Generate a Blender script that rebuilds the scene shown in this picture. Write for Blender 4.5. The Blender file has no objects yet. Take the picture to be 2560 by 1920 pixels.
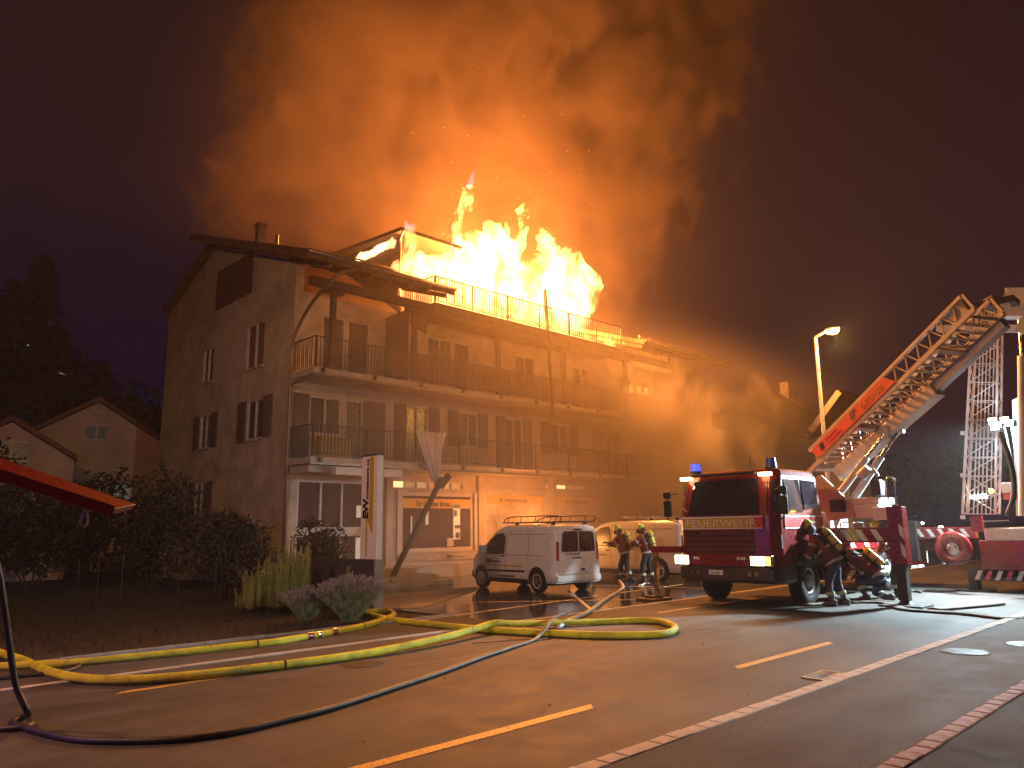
import bpy, bmesh, math, random
import numpy as np
from mathutils import Vector, Matrix
random.seed(7); R_ = random.random
def U(a, b): return a + (b - a) * random.random()
PI = math.pi
sc = bpy.context.scene
COL = sc.collection

# ---------------------------------------------------------------- camera
FPX, CX, CY, CAMH = 1870.0, 1280.0, 960.0, 1.7      # measured on the 2560 x 1920 photograph
ROT = Matrix(((0.71988534, -0.1216862, -0.68334294),
              (-0.69393681, -0.14706466, -0.70485721),
              (-0.0147242, 0.98161319, -0.19031223)))
cam_data = bpy.data.cameras.new("camera"); cam = bpy.data.objects.new("camera", cam_data); COL.objects.link(cam)
cam_data.sensor_width = 36.0; cam_data.lens = 36.0 * FPX / 2560.0
cam_data.clip_start = 0.05; cam_data.clip_end = 2000
cam.matrix_world = Matrix.Translation((0, 0, CAMH)) @ ROT.to_4x4()
sc.camera = cam

# ---------------------------------------------------------------- world: a night sky
w = bpy.data.worlds.new("World"); sc.world = w; w.use_nodes = True
nt = w.node_tree; nt.nodes.clear()
wo = nt.nodes.new("ShaderNodeOutputWorld"); add = nt.nodes.new("ShaderNodeAddShader")
sky = nt.nodes.new("ShaderNodeTexSky"); sky.sky_type = 'NISHITA'; sky.sun_disc = False
sky.sun_elevation = math.radians(-4.0); sky.sun_rotation = math.radians(220)
b1 = nt.nodes.new("ShaderNodeBackground"); b1.inputs[1].default_value = 0.02
b2 = nt.nodes.new("ShaderNodeBackground"); b2.inputs[0].default_value = (0.30, 0.15, 0.95, 1); b2.inputs[1].default_value = 0.0085
_g = nt.nodes.new("ShaderNodeTexCoord"); _s = nt.nodes.new("ShaderNodeSeparateXYZ"); _m = nt.nodes.new("ShaderNodeMapRange"); _m.interpolation_type = 'SMOOTHSTEP'
nt.links.new(_g.outputs['Generated'], _s.inputs[0]); nt.links.new(_s.outputs[2], _m.inputs[0])      # twilight: a little lighter towards the horizon all round
_m.inputs[1].default_value = 0.0; _m.inputs[2].default_value = 0.75; _m.inputs[3].default_value = 0.014; _m.inputs[4].default_value = 0.005
nt.links.new(_m.outputs[0], b2.inputs[1])
nt.links.new(sky.outputs[0], b1.inputs[0]); nt.links.new(b1.outputs[0], add.inputs[0]); nt.links.new(b2.outputs[0], add.inputs[1])
nt.links.new(add.outputs[0], wo.inputs[0])

vs = sc.view_settings
vs.view_transform = 'Standard'; vs.look = 'None'; vs.gamma = 1.0; vs.exposure = 0.0; vs.use_curve_mapping = False
cy = sc.cycles
cy.use_denoising = True
try: cy.denoiser = 'OPENIMAGEDENOISE'
except Exception: pass
cy.use_adaptive_sampling = True; cy.adaptive_threshold = 0.03
cy.max_bounces = 6; cy.diffuse_bounces = 2; cy.glossy_bounces = 3; cy.transmission_bounces = 4
cy.volume_bounces = 1; cy.transparent_max_bounces = 12
cy.sample_clamp_indirect = 4.0; cy.sample_clamp_direct = 0.0
cy.caustics_reflective = False; cy.caustics_refractive = False
cy.volume_step_rate = 1.0; cy.volume_max_steps = 256

# ---------------------------------------------------------------- measuring helpers
def ray(px, py): return ROT @ Vector(((px - CX) / FPX, -(py - CY) / FPX, -1.0))
def onZ(px, py, z=0.0):
    d = ray(px, py); t = (z - CAMH) / d.z; return Vector((0, 0, CAMH)) + d * t
def onY(px, py, Y):
    d = ray(px, py); return Vector((0, 0, CAMH)) + d * (Y / d.y)
def onX(px, py, X):
    d = ray(px, py); return Vector((0, 0, CAMH)) + d * (X / d.x)
def atD(px, py, D):
    d = ray(px, py); k = D / math.hypot(d.x, d.y); return Vector((0, 0, CAMH)) + d * k
V = Vector

# ---------------------------------------------------------------- node expression helper
class E:
    def __init__(s, nt, sock): s.nt = nt; s.s = sock
    def _m(s, op, *a, clamp=False):
        n = s.nt.nodes.new("ShaderNodeMath"); n.operation = op; n.use_clamp = clamp
        for i, x in enumerate((s,) + a):
            if isinstance(x, E): s.nt.links.new(x.s, n.inputs[i])
            else: n.inputs[i].default_value = x
        return E(s.nt, n.outputs[0])
    def __add__(s, o): return s._m('ADD', o)
    __radd__ = __add__
    def __sub__(s, o): return s._m('SUBTRACT', o)
    def __rsub__(s, o): return (s * -1.0) + o
    def __mul__(s, o): return s._m('MULTIPLY', o)
    __rmul__ = __mul__
    def __truediv__(s, o): return s._m('DIVIDE', o)
    def pow(s, o): return s._m('POWER', o)
    def mn(s, o): return s._m('MINIMUM', o)
    def mx(s, o): return s._m('MAXIMUM', o)
    def abs(s): return s._m('ABSOLUTE')
    def clamp(s): return s._m('ADD', 0.0, clamp=True)
    def ss(s, a, b, lo=0.0, hi=1.0):
        n = s.nt.nodes.new("ShaderNodeMapRange"); n.interpolation_type = 'SMOOTHSTEP'
        s.nt.links.new(s.s, n.inputs[0])
        for i, x in ((1, a), (2, b), (3, lo), (4, hi)):
            if isinstance(x, E): s.nt.links.new(x.s, n.inputs[i])
            else: n.inputs[i].default_value = x
        return E(s.nt, n.outputs[0])
def coords(nt, kind='Object'):
    t = nt.nodes.new("ShaderNodeTexCoord"); return t.outputs[kind]
def mapping(nt, vec, scale=(1, 1, 1), loc=(0, 0, 0)):
    m = nt.nodes.new("ShaderNodeMapping"); m.inputs['Scale'].default_value = scale; m.inputs['Location'].default_value = loc
    nt.links.new(vec, m.inputs['Vector']); return m.outputs[0]
def noise(nt, vec, scale, detail=3, rough=0.5, dist=0.0, out='Fac'):
    n = nt.nodes.new("ShaderNodeTexNoise"); n.inputs['Scale'].default_value = scale; n.inputs['Detail'].default_value = detail
    n.inputs['Roughness'].default_value = rough; n.inputs['Distortion'].default_value = dist
    nt.links.new(vec, n.inputs['Vector'])
    return E(nt, n.outputs['Fac']) if out == 'Fac' else n.outputs['Color']
def sep(nt, vec):
    n = nt.nodes.new("ShaderNodeSeparateXYZ"); nt.links.new(vec, n.inputs[0]); return [E(nt, o) for o in n.outputs]
def mixc(nt, fac, a, b, mode='MIX'):
    n = nt.nodes.new("ShaderNodeMix"); n.data_type = 'RGBA'; n.blend_type = mode
    if isinstance(fac, E): nt.links.new(fac.s, n.inputs[0])
    else: n.inputs[0].default_value = fac
    for i, x in ((6, a), (7, b)):
        if isinstance(x, (tuple, list)): n.inputs[i].default_value = (*x[:3], 1)
        else: nt.links.new(x, n.inputs[i])
    return n.outputs[2]

def new_mat(name):
    m = bpy.data.materials.new(name); m.use_nodes = True; nt = m.node_tree; nt.nodes.clear()
    out = nt.nodes.new("ShaderNodeOutputMaterial"); return m, nt, out
def pbr(name, col, rough=0.6, metal=0.0, var=0.25, vscale=3.0, bump=0.15, bscale=40.0, dirt=0.0, dirtcol=(0.03, 0.025, 0.02), rvar=0.12, coat=0.0, spec=0.5, trans=0.0, world=False):
    m, nt, out = new_mat(name)
    p = nt.nodes.new("ShaderNodeBsdfPrincipled"); nt.links.new(p.outputs[0], out.inputs[0])
    if world:
        g = nt.nodes.new("ShaderNodeNewGeometry"); co = g.outputs['Position']
    else: co = coords(nt)
    n1 = noise(nt, co, vscale, 4, 0.6)
    dark = tuple(c * (1 - var) for c in col); lite = tuple(min(1, c * (1 + var)) for c in col)
    c = mixc(nt, n1.ss(0.3, 0.7), dark, lite)
    if dirt > 0:
        n2 = noise(nt, co, vscale * 2.7, 5, 0.65)
        c = mixc(nt, n2.ss(0.5, 0.75) * dirt, c, dirtcol)
    nt.links.new(c, p.inputs['Base Color'])
    r = noise(nt, co, vscale * 4, 3).ss(0.2, 0.8, max(0.02, rough - rvar), min(1, rough + rvar))
    nt.links.new(r.s, p.inputs['Roughness'])
    p.inputs['Metallic'].default_value = metal
    p.inputs['Coat Weight'].default_value = coat; p.inputs['Coat Roughness'].default_value = 0.1
    p.inputs['Specular IOR Level'].default_value = spec
    if trans: p.inputs['Transmission Weight'].default_value = trans
    if bump > 0:
        b = nt.nodes.new("ShaderNodeBump"); b.inputs['Strength'].default_value = bump; b.inputs['Distance'].default_value = 0.02
        nt.links.new(noise(nt, co, bscale, 4, 0.6).s, b.inputs['Height']); nt.links.new(b.outputs[0], p.inputs['Normal'])
    return m
def emis(name, col, strength, base=None):
    m, nt, out = new_mat(name)
    p = nt.nodes.new("ShaderNodeBsdfPrincipled"); nt.links.new(p.outputs[0], out.inputs[0])
    p.inputs['Base Color'].default_value = (*(base or col), 1)
    co = coords(nt)
    c = mixc(nt, noise(nt, co, 6.0, 2), tuple(x * 0.8 for x in col), col)
    nt.links.new(c, p.inputs['Emission Color']); p.inputs['Emission Strength'].default_value = strength
    p.inputs['Roughness'].default_value = 0.3
    return m

# ---------------------------------------------------------------- mesh helper
def tag(o, label=None, cat=None, group=None, kind=None):
    if label: o['label'] = label
    if cat: o['category'] = cat
    if group: o['group'] = group
    if kind: o['kind'] = kind
    return o
def thing(name, label, cat, loc=(0, 0, 0), rotz=0.0, group=None):
    o = bpy.data.objects.new(name, None); COL.objects.link(o); o.empty_display_size = 0.3
    o.location = loc; o.rotation_euler = (0, 0, rotz); return tag(o, label, cat, group)
class MB:
    def __init__(s): s.v = []; s.f = []; s.sm = []
    def add(s, vs, fs, smooth=False):
        o = len(s.v); s.v += [tuple(x) for x in vs]; s.f += [tuple(i + o for i in f) for f in fs]; s.sm += [smooth] * len(fs); return s
    def box(s, x0, x1, y0, y1, z0, z1):
        return s.add([(x0, y0, z0), (x1, y0, z0), (x1, y1, z0), (x0, y1, z0), (x0, y0, z1), (x1, y0, z1), (x1, y1, z1), (x0, y1, z1)],
                     [(0, 3, 2, 1), (4, 5, 6, 7), (0, 1, 5, 4), (1, 2, 6, 5), (2, 3, 7, 6), (3, 0, 4, 7)])
    def obox(s, c, a, b, d):
        c, a, b, d = V(c), V(a), V(b), V(d)
        vs = [c - a - b - d, c + a - b - d, c + a + b - d, c - a + b - d, c - a - b + d, c + a - b + d, c + a + b + d, c - a + b + d]
        return s.add(vs, [(0, 3, 2, 1), (4, 5, 6, 7), (0, 1, 5, 4), (1, 2, 6, 5), (2, 3, 7, 6), (3, 0, 4, 7)])
    def beam(s, p, q, wd, ht, up=(0, 0, 1)):
        p, q = V(p), V(q); a = (q - p); L = a.length
        if L < 1e-6: return s
        a /= L; u = V(up)
        if abs(a.dot(u)) > 0.98: u = V((1, 0, 0))
        sd = a.cross(u).normalized(); u = sd.cross(a).normalized()
        return s.obox((p + q) / 2, a * L / 2, sd * wd / 2, u * ht / 2)
    def ringpts(s, c, a, r, n, ph=0.0):
        a = V(a).normalized(); u = V((0, 0, 1)) if abs(a.z) < 0.9 else V((1, 0, 0))
        x = a.cross(u).normalized(); y = a.cross(x).normalized()
        return [V(c) + (x * math.cos(ph + 2 * PI * i / n) + y * math.sin(ph + 2 * PI * i / n)) * r for i in range(n)]
    def cyl(s, p, q, r, r2=None, n=12, cap=True, smooth=True):
        r2 = r if r2 is None else r2; a = V(q) - V(p)
        A = s.ringpts(p, a, r, n); B = s.ringpts(q, a, r2, n)
        s.add(A + B, [(i, (i + 1) % n, n + (i + 1) % n, n + i) for i in range(n)], smooth)
        if cap: s.add(A, [tuple(range(n))][::-1]); s.add(B, [tuple(reversed(range(n)))])
        return s
    def tube(s, pts, r, n=8, cap=True, flat=1.0):
        pts = [V(p) for p in pts]; N = len(pts); vs = []; 
        prev = None
        for i, p in enumerate(pts):
            t = (pts[min(i + 1, N - 1)] - pts[max(i - 1, 0)]).normalized()
            if prev is None:
                u = V((0, 0, 1)) if abs(t.z) < 0.9 else V((1, 0, 0)); x = t.cross(u).normalized()
            else:
                x = (prev - t * prev.dot(t)).normalized()
            prev = x; y = t.cross(x).normalized(); rr = r[i] if isinstance(r, (list, tuple)) else r
            vs += [p + (x * math.cos(2 * PI * k / n) + y * math.sin(2 * PI * k / n) * flat) * rr for k in range(n)]
        fs = [(i * n + k, i * n + (k + 1) % n, (i + 1) * n + (k + 1) % n, (i + 1) * n + k) for i in range(N - 1) for k in range(n)]
        if cap: fs += [tuple(reversed(range(n))), tuple((N - 1) * n + k for k in range(n))]
        return s.add(vs, fs, True)
    def prism(s, poly, vec):
        n = len(poly); vec = V(vec); A = [V(p) for p in poly]; B = [p + vec for p in A]
        return s.add(A + B, [tuple(reversed(range(n))), tuple(range(n, 2 * n))] + [(i, (i + 1) % n, n + (i + 1) % n, n + i) for i in range(n)])
    def loft(s, rings, smooth=True, cap=True, closed=True):
        n = len(rings[0]); vs = [p for r in rings for p in r]; m = n if closed else n - 1
        fs = [(i * n + k, i * n + (k + 1) % n, (i + 1) * n + (k + 1) % n, (i + 1) * n + k) for i in range(len(rings) - 1) for k in range(m)]
        s.add(vs, fs, smooth)
        if cap: s.add(rings[0], [tuple(reversed(range(n)))]); s.add(rings[-1], [tuple(range(n))])
        return s
    def lathe(s, prof, c, axis, n=20, smooth=True):
        c = V(c); a = V(axis).normalized()
        rings = [s.ringpts(c + a * t, a, max(r, 1e-4), n) for r, t in prof]
        return s.loft(rings, smooth, True)
    def ball(s, c, r, n=10, m=7, sc_=(1, 1, 1)):
        rings = []
        for j in range(m + 1):
            th = PI * j / m; rr = max(math.sin(th), 1e-3)
            rings.append([(c[0] + r * sc_[0] * rr * math.cos(2 * PI * i / n), c[1] + r * sc_[1] * rr * math.sin(2 * PI * i / n), c[2] + r * sc_[2] * -math.cos(th)) for i in range(n)])
        return s.loft(rings, True, True)
    def build(s, name, mat, parent=None, label=None, cat=None, group=None, kind=None, bevel=0.0, at=None):
        vs = s.v; off = V((0, 0, 0))
        if parent is None:
            a = np.array(vs); lo = a.min(0); hi = a.max(0)
            off = V(((lo[0] + hi[0]) / 2, (lo[1] + hi[1]) / 2, lo[2]))
            vs = [(x - off.x, y - off.y, z - off.z) for x, y, z in vs]
        me = bpy.data.meshes.new(name); me.from_pydata(vs, [], s.f); me.validate()
        if len(me.polygons) == len(s.sm): me.polygons.foreach_set('use_smooth', s.sm)
        me.materials.append(mat)
        o = bpy.data.objects.new(name, me); COL.objects.link(o)
        if bevel > 0:
            bm = bmesh.new(); bm.from_mesh(me); bmesh.ops.remove_doubles(bm, verts=bm.verts, dist=1e-5)
            try: bmesh.ops.bevel(bm, geom=[e for e in bm.edges if len(e.link_faces) == 2 and e.calc_face_angle(0) > 0.5], offset=bevel, segments=2, affect='EDGES', profile=0.5)
            except Exception: pass
            bm.to_mesh(me); bm.free()
        if parent is not None: o.parent = parent
        else: o.location = off
        return tag(o, label, cat, group, kind)
def copy_of(src, loc, parent, rot=None, scale=None):
    o = src.copy(); COL.objects.link(o); o.parent = parent; o.location = loc
    if rot is not None: o.rotation_euler = rot
    if scale is not None: o.scale = scale
    return o
def centered(name, mb, mat, parent, loc=(0, 0, 0)):
    o = mb.build(name, mat, parent); o.location = loc; return o
def grid_plane(name, mat, P, holes, thick, parent, label=None, kind=None):
    """wall with rectangular openings. P(u, v, t) -> point; holes = [(u0,u1,v0,v1)], first entry is the outline"""
    (U0, U1, V0, V1), hs = holes[0], holes[1:]
    us = sorted({U0, U1, *[h[0] for h in hs], *[h[1] for h in hs]}); vs_ = sorted({V0, V1, *[h[2] for h in hs], *[h[3] for h in hs]})
    nu, nv = len(us), len(vs_)
    solid = [[not any(h[0] - 1e-6 < (us[i] + us[i + 1]) / 2 < h[1] + 1e-6 and h[2] - 1e-6 < (vs_[j] + vs_[j + 1]) / 2 < h[3] + 1e-6 for h in hs) for j in range(nv - 1)] for i in range(nu - 1)]
    verts = [P(us[i], vs_[j], t) for t in (0, thick) for i in range(nu) for j in range(nv)]
    I = lambda i, j, t: t * nu * nv + i * nv + j
    fs = []
    S = lambda i, j: 0 <= i < nu - 1 and 0 <= j < nv - 1 and solid[i][j]
    for i in range(nu - 1):
        for j in range(nv - 1):
            if not S(i, j): continue
            fs.append((I(i, j, 0), I(i + 1, j, 0), I(i + 1, j + 1, 0), I(i, j + 1, 0)))
            fs.append((I(i, j, 1), I(i, j + 1, 1), I(i + 1, j + 1, 1), I(i + 1, j, 1)))
            if not S(i - 1, j): fs.append((I(i, j, 0), I(i, j + 1, 0), I(i, j + 1, 1), I(i, j, 1)))
            if not S(i + 1, j): fs.append((I(i + 1, j, 0), I(i + 1, j, 1), I(i + 1, j + 1, 1), I(i + 1, j + 1, 0)))
            if not S(i, j - 1): fs.append((I(i, j, 0), I(i, j, 1), I(i + 1, j, 1), I(i + 1, j, 0)))
            if not S(i, j + 1): fs.append((I(i, j + 1, 0), I(i + 1, j + 1, 0), I(i + 1, j + 1, 1), I(i, j + 1, 1)))
    mb = MB(); mb.add(verts, fs); return mb.build(name, mat, parent, label=label, kind=kind)
_tc = {}
def lettering(txt, size, loc, xd, yd, mat, parent, depth=0.004, align='LEFT', name='lettering', space=1.0, bold=0.0, label=None, squash=1.0):
    cu = bpy.data.curves.new("tmp", 'FONT'); cu.body = txt; cu.size = size; cu.extrude = depth; cu.align_x = align; cu.space_character = space
    cu.offset = bold; cu.resolution_u = 3
    o = bpy.data.objects.new("tmp", cu); COL.objects.link(o)
    dg = bpy.context.evaluated_depsgraph_get(); dg.update(); me = bpy.data.meshes.new_from_object(o.evaluated_get(dg))
    bpy.data.objects.remove(o); bpy.data.curves.remove(cu)
    xd, yd = V(xd).normalized(), V(yd).normalized(); zd = xd.cross(yd)
    M = Matrix(((xd.x, yd.x, zd.x, loc[0]), (xd.y, yd.y, zd.y, loc[1]), (xd.z, yd.z, zd.z, loc[2]), (0, 0, 0, 1))) @ Matrix.Diagonal((squash, 1, 1, 1))
    me.transform(M); me.materials.clear(); me.materials.append(mat); me.name = name
    ob = bpy.data.objects.new(name, me); COL.objects.link(ob); ob.parent = parent
    if label: ob['label'] = label
    return ob
def smooth_path(pts, n=8):
    """Catmull-Rom"""
    P = [V(p) for p in pts]; P = [P[0] * 2 - P[1]] + P + [P[-1] * 2 - P[-2]]; out = []
    for i in range(1, len(P) - 2):
        for k in range(n):
            t = k / n; a, b, c, d = P[i - 1], P[i], P[i + 1], P[i + 2]
            out.append(0.5 * ((2 * b) + (c - a) * t + (2 * a - 5 * b + 4 * c - d) * t * t + (3 * b - a - 3 * c + d) * t ** 3))
    out.append(P[-2]); return out

# ---------------------------------------------------------------- materials
M = {}
M['plaster'] = pbr('plaster', (0.50, 0.42, 0.33), 0.85, var=0.22, vscale=1.0, bump=0.4, bscale=50, dirt=0.55, dirtcol=(0.2, 0.16, 0.12), world=True)
M['wood'] = pbr('dark_wood', (0.11, 0.06, 0.035), 0.7, var=0.35, vscale=5, bump=0.3, bscale=30)
M['shutter'] = pbr('shutter_paint', (0.13, 0.075, 0.06), 0.6, var=0.2, vscale=4)
M['char'] = pbr('charred_wood', (0.03, 0.02, 0.016), 0.8, var=0.5, vscale=9, bump=0.6, bscale=25)
M['frame'] = pbr('window_frame_paint', (0.55, 0.50, 0.45), 0.5, var=0.1)
M['concrete'] = pbr('concrete', (0.33, 0.31, 0.28), 0.85, var=0.2, vscale=2, bump=0.3, bscale=50, dirt=0.3)
M['slab'] = pbr('balcony_slab_plaster', (0.42, 0.37, 0.31), 0.85, var=0.2, vscale=2, dirt=0.3, dirtcol=(0.14, 0.1, 0.08))
M['metal'] = pbr('dark_metal', (0.03, 0.026, 0.024), 0.55, 0.3, var=0.2)
M['zinc'] = pbr('zinc', (0.22, 0.18, 0.15), 0.45, 0.7, var=0.2)
M['steel'] = pbr('bright_steel', (0.62, 0.62, 0.62), 0.22, 1.0, var=0.1, bump=0.02)
M['tile'] = pbr('roof_tile', (0.16, 0.075, 0.05), 0.8, var=0.35, vscale=6, bump=0.5, bscale=14)
M['darkglass'] = pbr('dark_glass', (0.02, 0.02, 0.025), 0.28, 0.0, var=0.2, bump=0.0, rvar=0.03, spec=0.8)
M['black'] = pbr('black_plastic', (0.018, 0.018, 0.02), 0.5, var=0.2, bump=0.1)
M['rubber'] = pbr('tyre_rubber', (0.016, 0.015, 0.015), 0.8, var=0.2, bump=0.4, bscale=70)
M['white'] = pbr('white_paint', (0.72, 0.72, 0.72), 0.3, var=0.05, coat=0.5, bump=0.02, dirt=0.15, dirtcol=(0.4, 0.37, 0.33))
M['red'] = pbr('fire_red_paint', (0.20, 0.010, 0.012), 0.28, var=0.05, coat=0.5, bump=0.0, dirt=0.0, rvar=0.02)
M['redband'] = pbr('signal_red_band', (0.60, 0.06, 0.07), 0.35, var=0.08, bump=0.02)
M['yellowband'] = pbr('yellow_reflective', (0.58, 0.36, 0.03), 0.35, var=0.1, bump=0.02)
M['yellow'] = pbr('yellow_paint', (0.80, 0.50, 0.04), 0.45, var=0.1, bump=0.02)
M['ink'] = pbr('black_print', (0.02, 0.015, 0.015), 0.5, var=0.1, bump=0.0)
M['whiteprint'] = pbr('white_print', (0.75, 0.75, 0.72), 0.45, var=0.06, bump=0.0)
M['chrome'] = pbr('chrome', (0.75, 0.75, 0.75), 0.12, 1.0, var=0.05, bump=0.0, rvar=0.04)
M['aluminium'] = pbr('ladder_aluminium', (0.50, 0.46, 0.43), 0.5, 0.3, var=0.12, bump=0.05)
M['greypaint'] = pbr('light_grey_paint', (0.62, 0.62, 0.60), 0.4, var=0.08, bump=0.03, dirt=0.2)
M['cloth'] = pbr('white_cloth', (0.62, 0.56, 0.58), 0.9, var=0.1, bump=0.1)

FIREP = 4600.0; HAZE = 0.0010; LAMPP = 1700.0; VANP = 420.0; FLOODP = 7000.0; WORKP = 2700.0; BLUEP = 550.0
# ---------------------------------------------------------------- light: the roof fire, lit where it burns
FIRE = (1.0, 0.31, 0.055)
def point(name, loc, col, power, r=0.3, parent=None):
    d = bpy.data.lights.new(name, 'POINT'); d.energy = power; d.color = col; d.shadow_soft_size = r
    o = bpy.data.objects.new(name, d); COL.objects.link(o); o.location = loc
    if parent: o.parent = parent
    return o
def spot(name, loc, tgt, col, power, ang, r=0.1, blend=0.5, parent=None):
    d = bpy.data.lights.new(name, 'SPOT'); d.energy = power; d.color = col; d.shadow_soft_size = r; d.spot_size = math.radians(ang); d.spot_blend = blend
    o = bpy.data.objects.new(name, d); COL.objects.link(o); o.location = loc
    o.rotation_euler = (V(tgt) - V(loc)).to_track_quat('-Z', 'Y').to_euler()
    if parent: o.parent = parent
    return o

# ---------------------------------------------------------------- ground
def asphalt(name, base, rough, wet, patch=0.25):
    m, nt, out = new_mat(name)
    p = nt.nodes.new("ShaderNodeBsdfPrincipled"); nt.links.new(p.outputs[0], out.inputs[0])
    g = nt.nodes.new("ShaderNodeNewGeometry"); co = g.outputs['Position']
    grain = noise(nt, co, 95.0, 3, 0.75); big = noise(nt, co, 0.35, 4, 0.6); mid = noise(nt, co, 2.2, 5, 0.65, 0.4)
    strip = noise(nt, mapping(nt, co, (0.12, 1.3, 1)), 1.0, 3, 0.6)
    k = grain.ss(0.38, 0.62, 0.35, 2.1) * big.ss(0.3, 0.7, 1 - patch, 1 + patch) * mid.ss(0.35, 0.7, 0.82, 1.18) * strip.ss(0.35, 0.65, 0.8, 1.2)
    n = nt.nodes.new("ShaderNodeVectorMath"); n.operation = 'SCALE'; n.inputs[0].default_value = base; nt.links.new(k.s, n.inputs['Scale'])
    wetm = (noise(nt, mapping(nt, co, (0.6, 1.0, 1)), 0.55, 5, 0.6, 0.6) + (mid - 0.5) * 0.25).ss(0.56 - wet * 0.35, 0.66 - wet * 0.3)
    wetm = wetm * (1.0 if wet > 0 else 0.0)
    p.inputs['Specular IOR Level'].default_value = 0.22 if wet == 0 else 0.5
    c = mixc(nt, wetm * 0.55, n.outputs[0], tuple(b * 0.45 for b in base))
    nt.links.new(c, p.inputs['Base Color'])
    r = mid.ss(0.3, 0.7, rough - 0.06, rough + 0.06)
    nt.links.new((r * (1.0 - wetm) + wetm * 0.09).s, p.inputs['Roughness'])
    b = nt.nodes.new("ShaderNodeBump"); b.inputs['Distance'].default_value = 0.006
    nt.links.new(((1.0 - wetm) * 0.55 + 0.02).s, b.inputs['Strength']); nt.links.new(grain.s, b.inputs['Height']); nt.links.new(b.outputs[0], p.inputs['Normal'])
    return m
M['road'] = asphalt('road_asphalt', (0.060, 0.054, 0.050), 0.70, 0.0, 0.22)
M['walk'] = asphalt('pavement_asphalt', (0.060, 0.056, 0.054), 0.86, 0.0, 0.15)
M['yard'] = asphalt('wet_yard_asphalt', (0.060, 0.054, 0.050), 0.5, 1.0)
M['soil'] = pbr('garden_soil', (0.035, 0.028, 0.02), 0.95, var=0.4, vscale=4, bump=0.8, bscale=18, world=True)
M['stone'] = pbr('kerb_stone', (0.46, 0.41, 0.36), 0.8, var=0.12, vscale=5, bump=0.5, bscale=40, dirt=0.3)
M['brick'] = pbr('red_sett', (0.24, 0.12, 0.085), 0.8, var=0.25, vscale=5, bump=0.5, bscale=40, dirt=0.3)
def sheet(name, poly, z, mat, kind='structure'):
    mb = MB(); mb.add([(x, y, 0) for x, y in poly], [tuple(range(len(poly)))]); o = mb.build(name, mat, kind=kind); o.location.z = z; return o
big = 900
sheet('ground', [(-big, -big), (big, -big), (big, big), (-big, big)], -0.02, M['soil'])
sheet('road', [(-60, 3.86), (200, 3.86), (200, 10.33), (-60, 10.33)], 0.0, M['road'])
# the right-hand pavement is a step of 3 cm
mb = MB().box(-60, 200, 2.31, 3.70, -0.05, 0.03); mb.build('pavement', M['walk'], kind='structure')
M['lot'] = asphalt('forecourt_asphalt', (0.045, 0.043, 0.043), 0.9, 0.0, 0.5)
mb = MB().box(-60, 200, -20, 2.16, -0.05, 0.022); mb.build('forecourt', M['lot'], kind='structure')
mb = MB().box(-60, 9.9, 10.46, 12.05, -0.05, 0.012); mb.build('footpath', M['walk'], kind='structure')
mb = MB().box(9.903, 200, 10.46, 21.85, -0.05, 0.012); mb.build('yard', M['yard'], kind='structure')
# kerb stones, each laid on its own
def stones(rootname, label, cat, x0, x1, y0, y1, zt, pitch, mat, lim, grp=None):
    root = thing(rootname, label, cat, (x0, y0, 0))
    x = x0; n = 0; far = MB(); i = 0
    me = [MB().box(0, pitch - 0.012, 0, y1 - y0, -0.05, zt + dz).build('stone', mat, root, bevel=0.006) for dz in (0.0, 0.002, -0.002)]
    while x < x1:
        if n < lim:
            if n < 3: o = me[n]
            else: o = copy_of(me[n % 3], (0, 0, 0), root)
            o.location = (x - x0, U(-0.004, 0.004), 0); o.rotation_euler = (0, 0, U(-0.012, 0.012))
        else: far.box(x - x0, x - x0 + pitch - 0.012, 0, y1 - y0, -0.05, zt)
        x += pitch; n += 1
    if far.v: far.build('stone_row', mat, root, kind='stuff')
    return root
stones('kerb', 'pale stone edging between the road and the near right pavement', 'kerb', 3.2, 40, 3.705, 3.855, 0.038, 0.22, M['stone'], 90)
stones('red_edging', 'reddish sett edging in the lower right corner', 'edging', 5.2, 16, 2.165, 2.305, 0.036, 0.21, M['brick'], 40)
stones('far_kerb', 'pale flush kerb stones along the far side of the road', 'kerb', -2, 40, 10.335, 10.455, 0.016, 1.0, M['stone'], 30)
# footpath border to the garden
mb = MB()
for i in range(14): mb.box(-4 + i * 1.0, -4 + i * 1.0 + 0.985, 12.055, 12.135, -0.05, 0.05 + U(-0.004, 0.004))
mb.build('garden_edging', M['concrete'], label='low concrete edging between the footpath and the dark garden', cat='edging')
# road markings
def marking(name, x0, x1, y, wd, mat):
    mb = MB(); sk = wd * 0.9
    mb.add([(x0, y - wd / 2, 0), (x1 - sk, y - wd / 2, 0), (x1, y + wd / 2, 0), (x0 + sk, y + wd / 2, 0)], [(0, 1, 2, 3)])
    o = mb.build(name, mat, kind='structure'); o.location.z = 0.004; return o
def worn(name, col, hole=0.4):
    m, nt, out = new_mat(name)
    p = nt.nodes.new("ShaderNodeBsdfPrincipled"); nt.links.new(p.outputs[0], out.inputs[0]); p.inputs['Roughness'].default_value = 0.6
    g = nt.nodes.new("ShaderNodeNewGeometry"); co = g.outputs['Position']
    k = (noise(nt, co, 60, 3, 0.7) + (noise(nt, co, 3, 3) - 0.5) * 0.2).ss(hole - 0.05, hole + 0.06)
    nt.links.new(mixc(nt, k, (0.09, 0.07, 0.05), col), p.inputs['Base Color']); return m
M['mark'] = worn('worn_yellow_marking', (0.62, 0.36, 0.06), 0.44)
M['seam'] = worn('asphalt_seam', (0.13, 0.12, 0.11), 0.42)
M['whitemark'] = worn('worn_white_marking', (0.55, 0.53, 0.5), 0.4)
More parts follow.
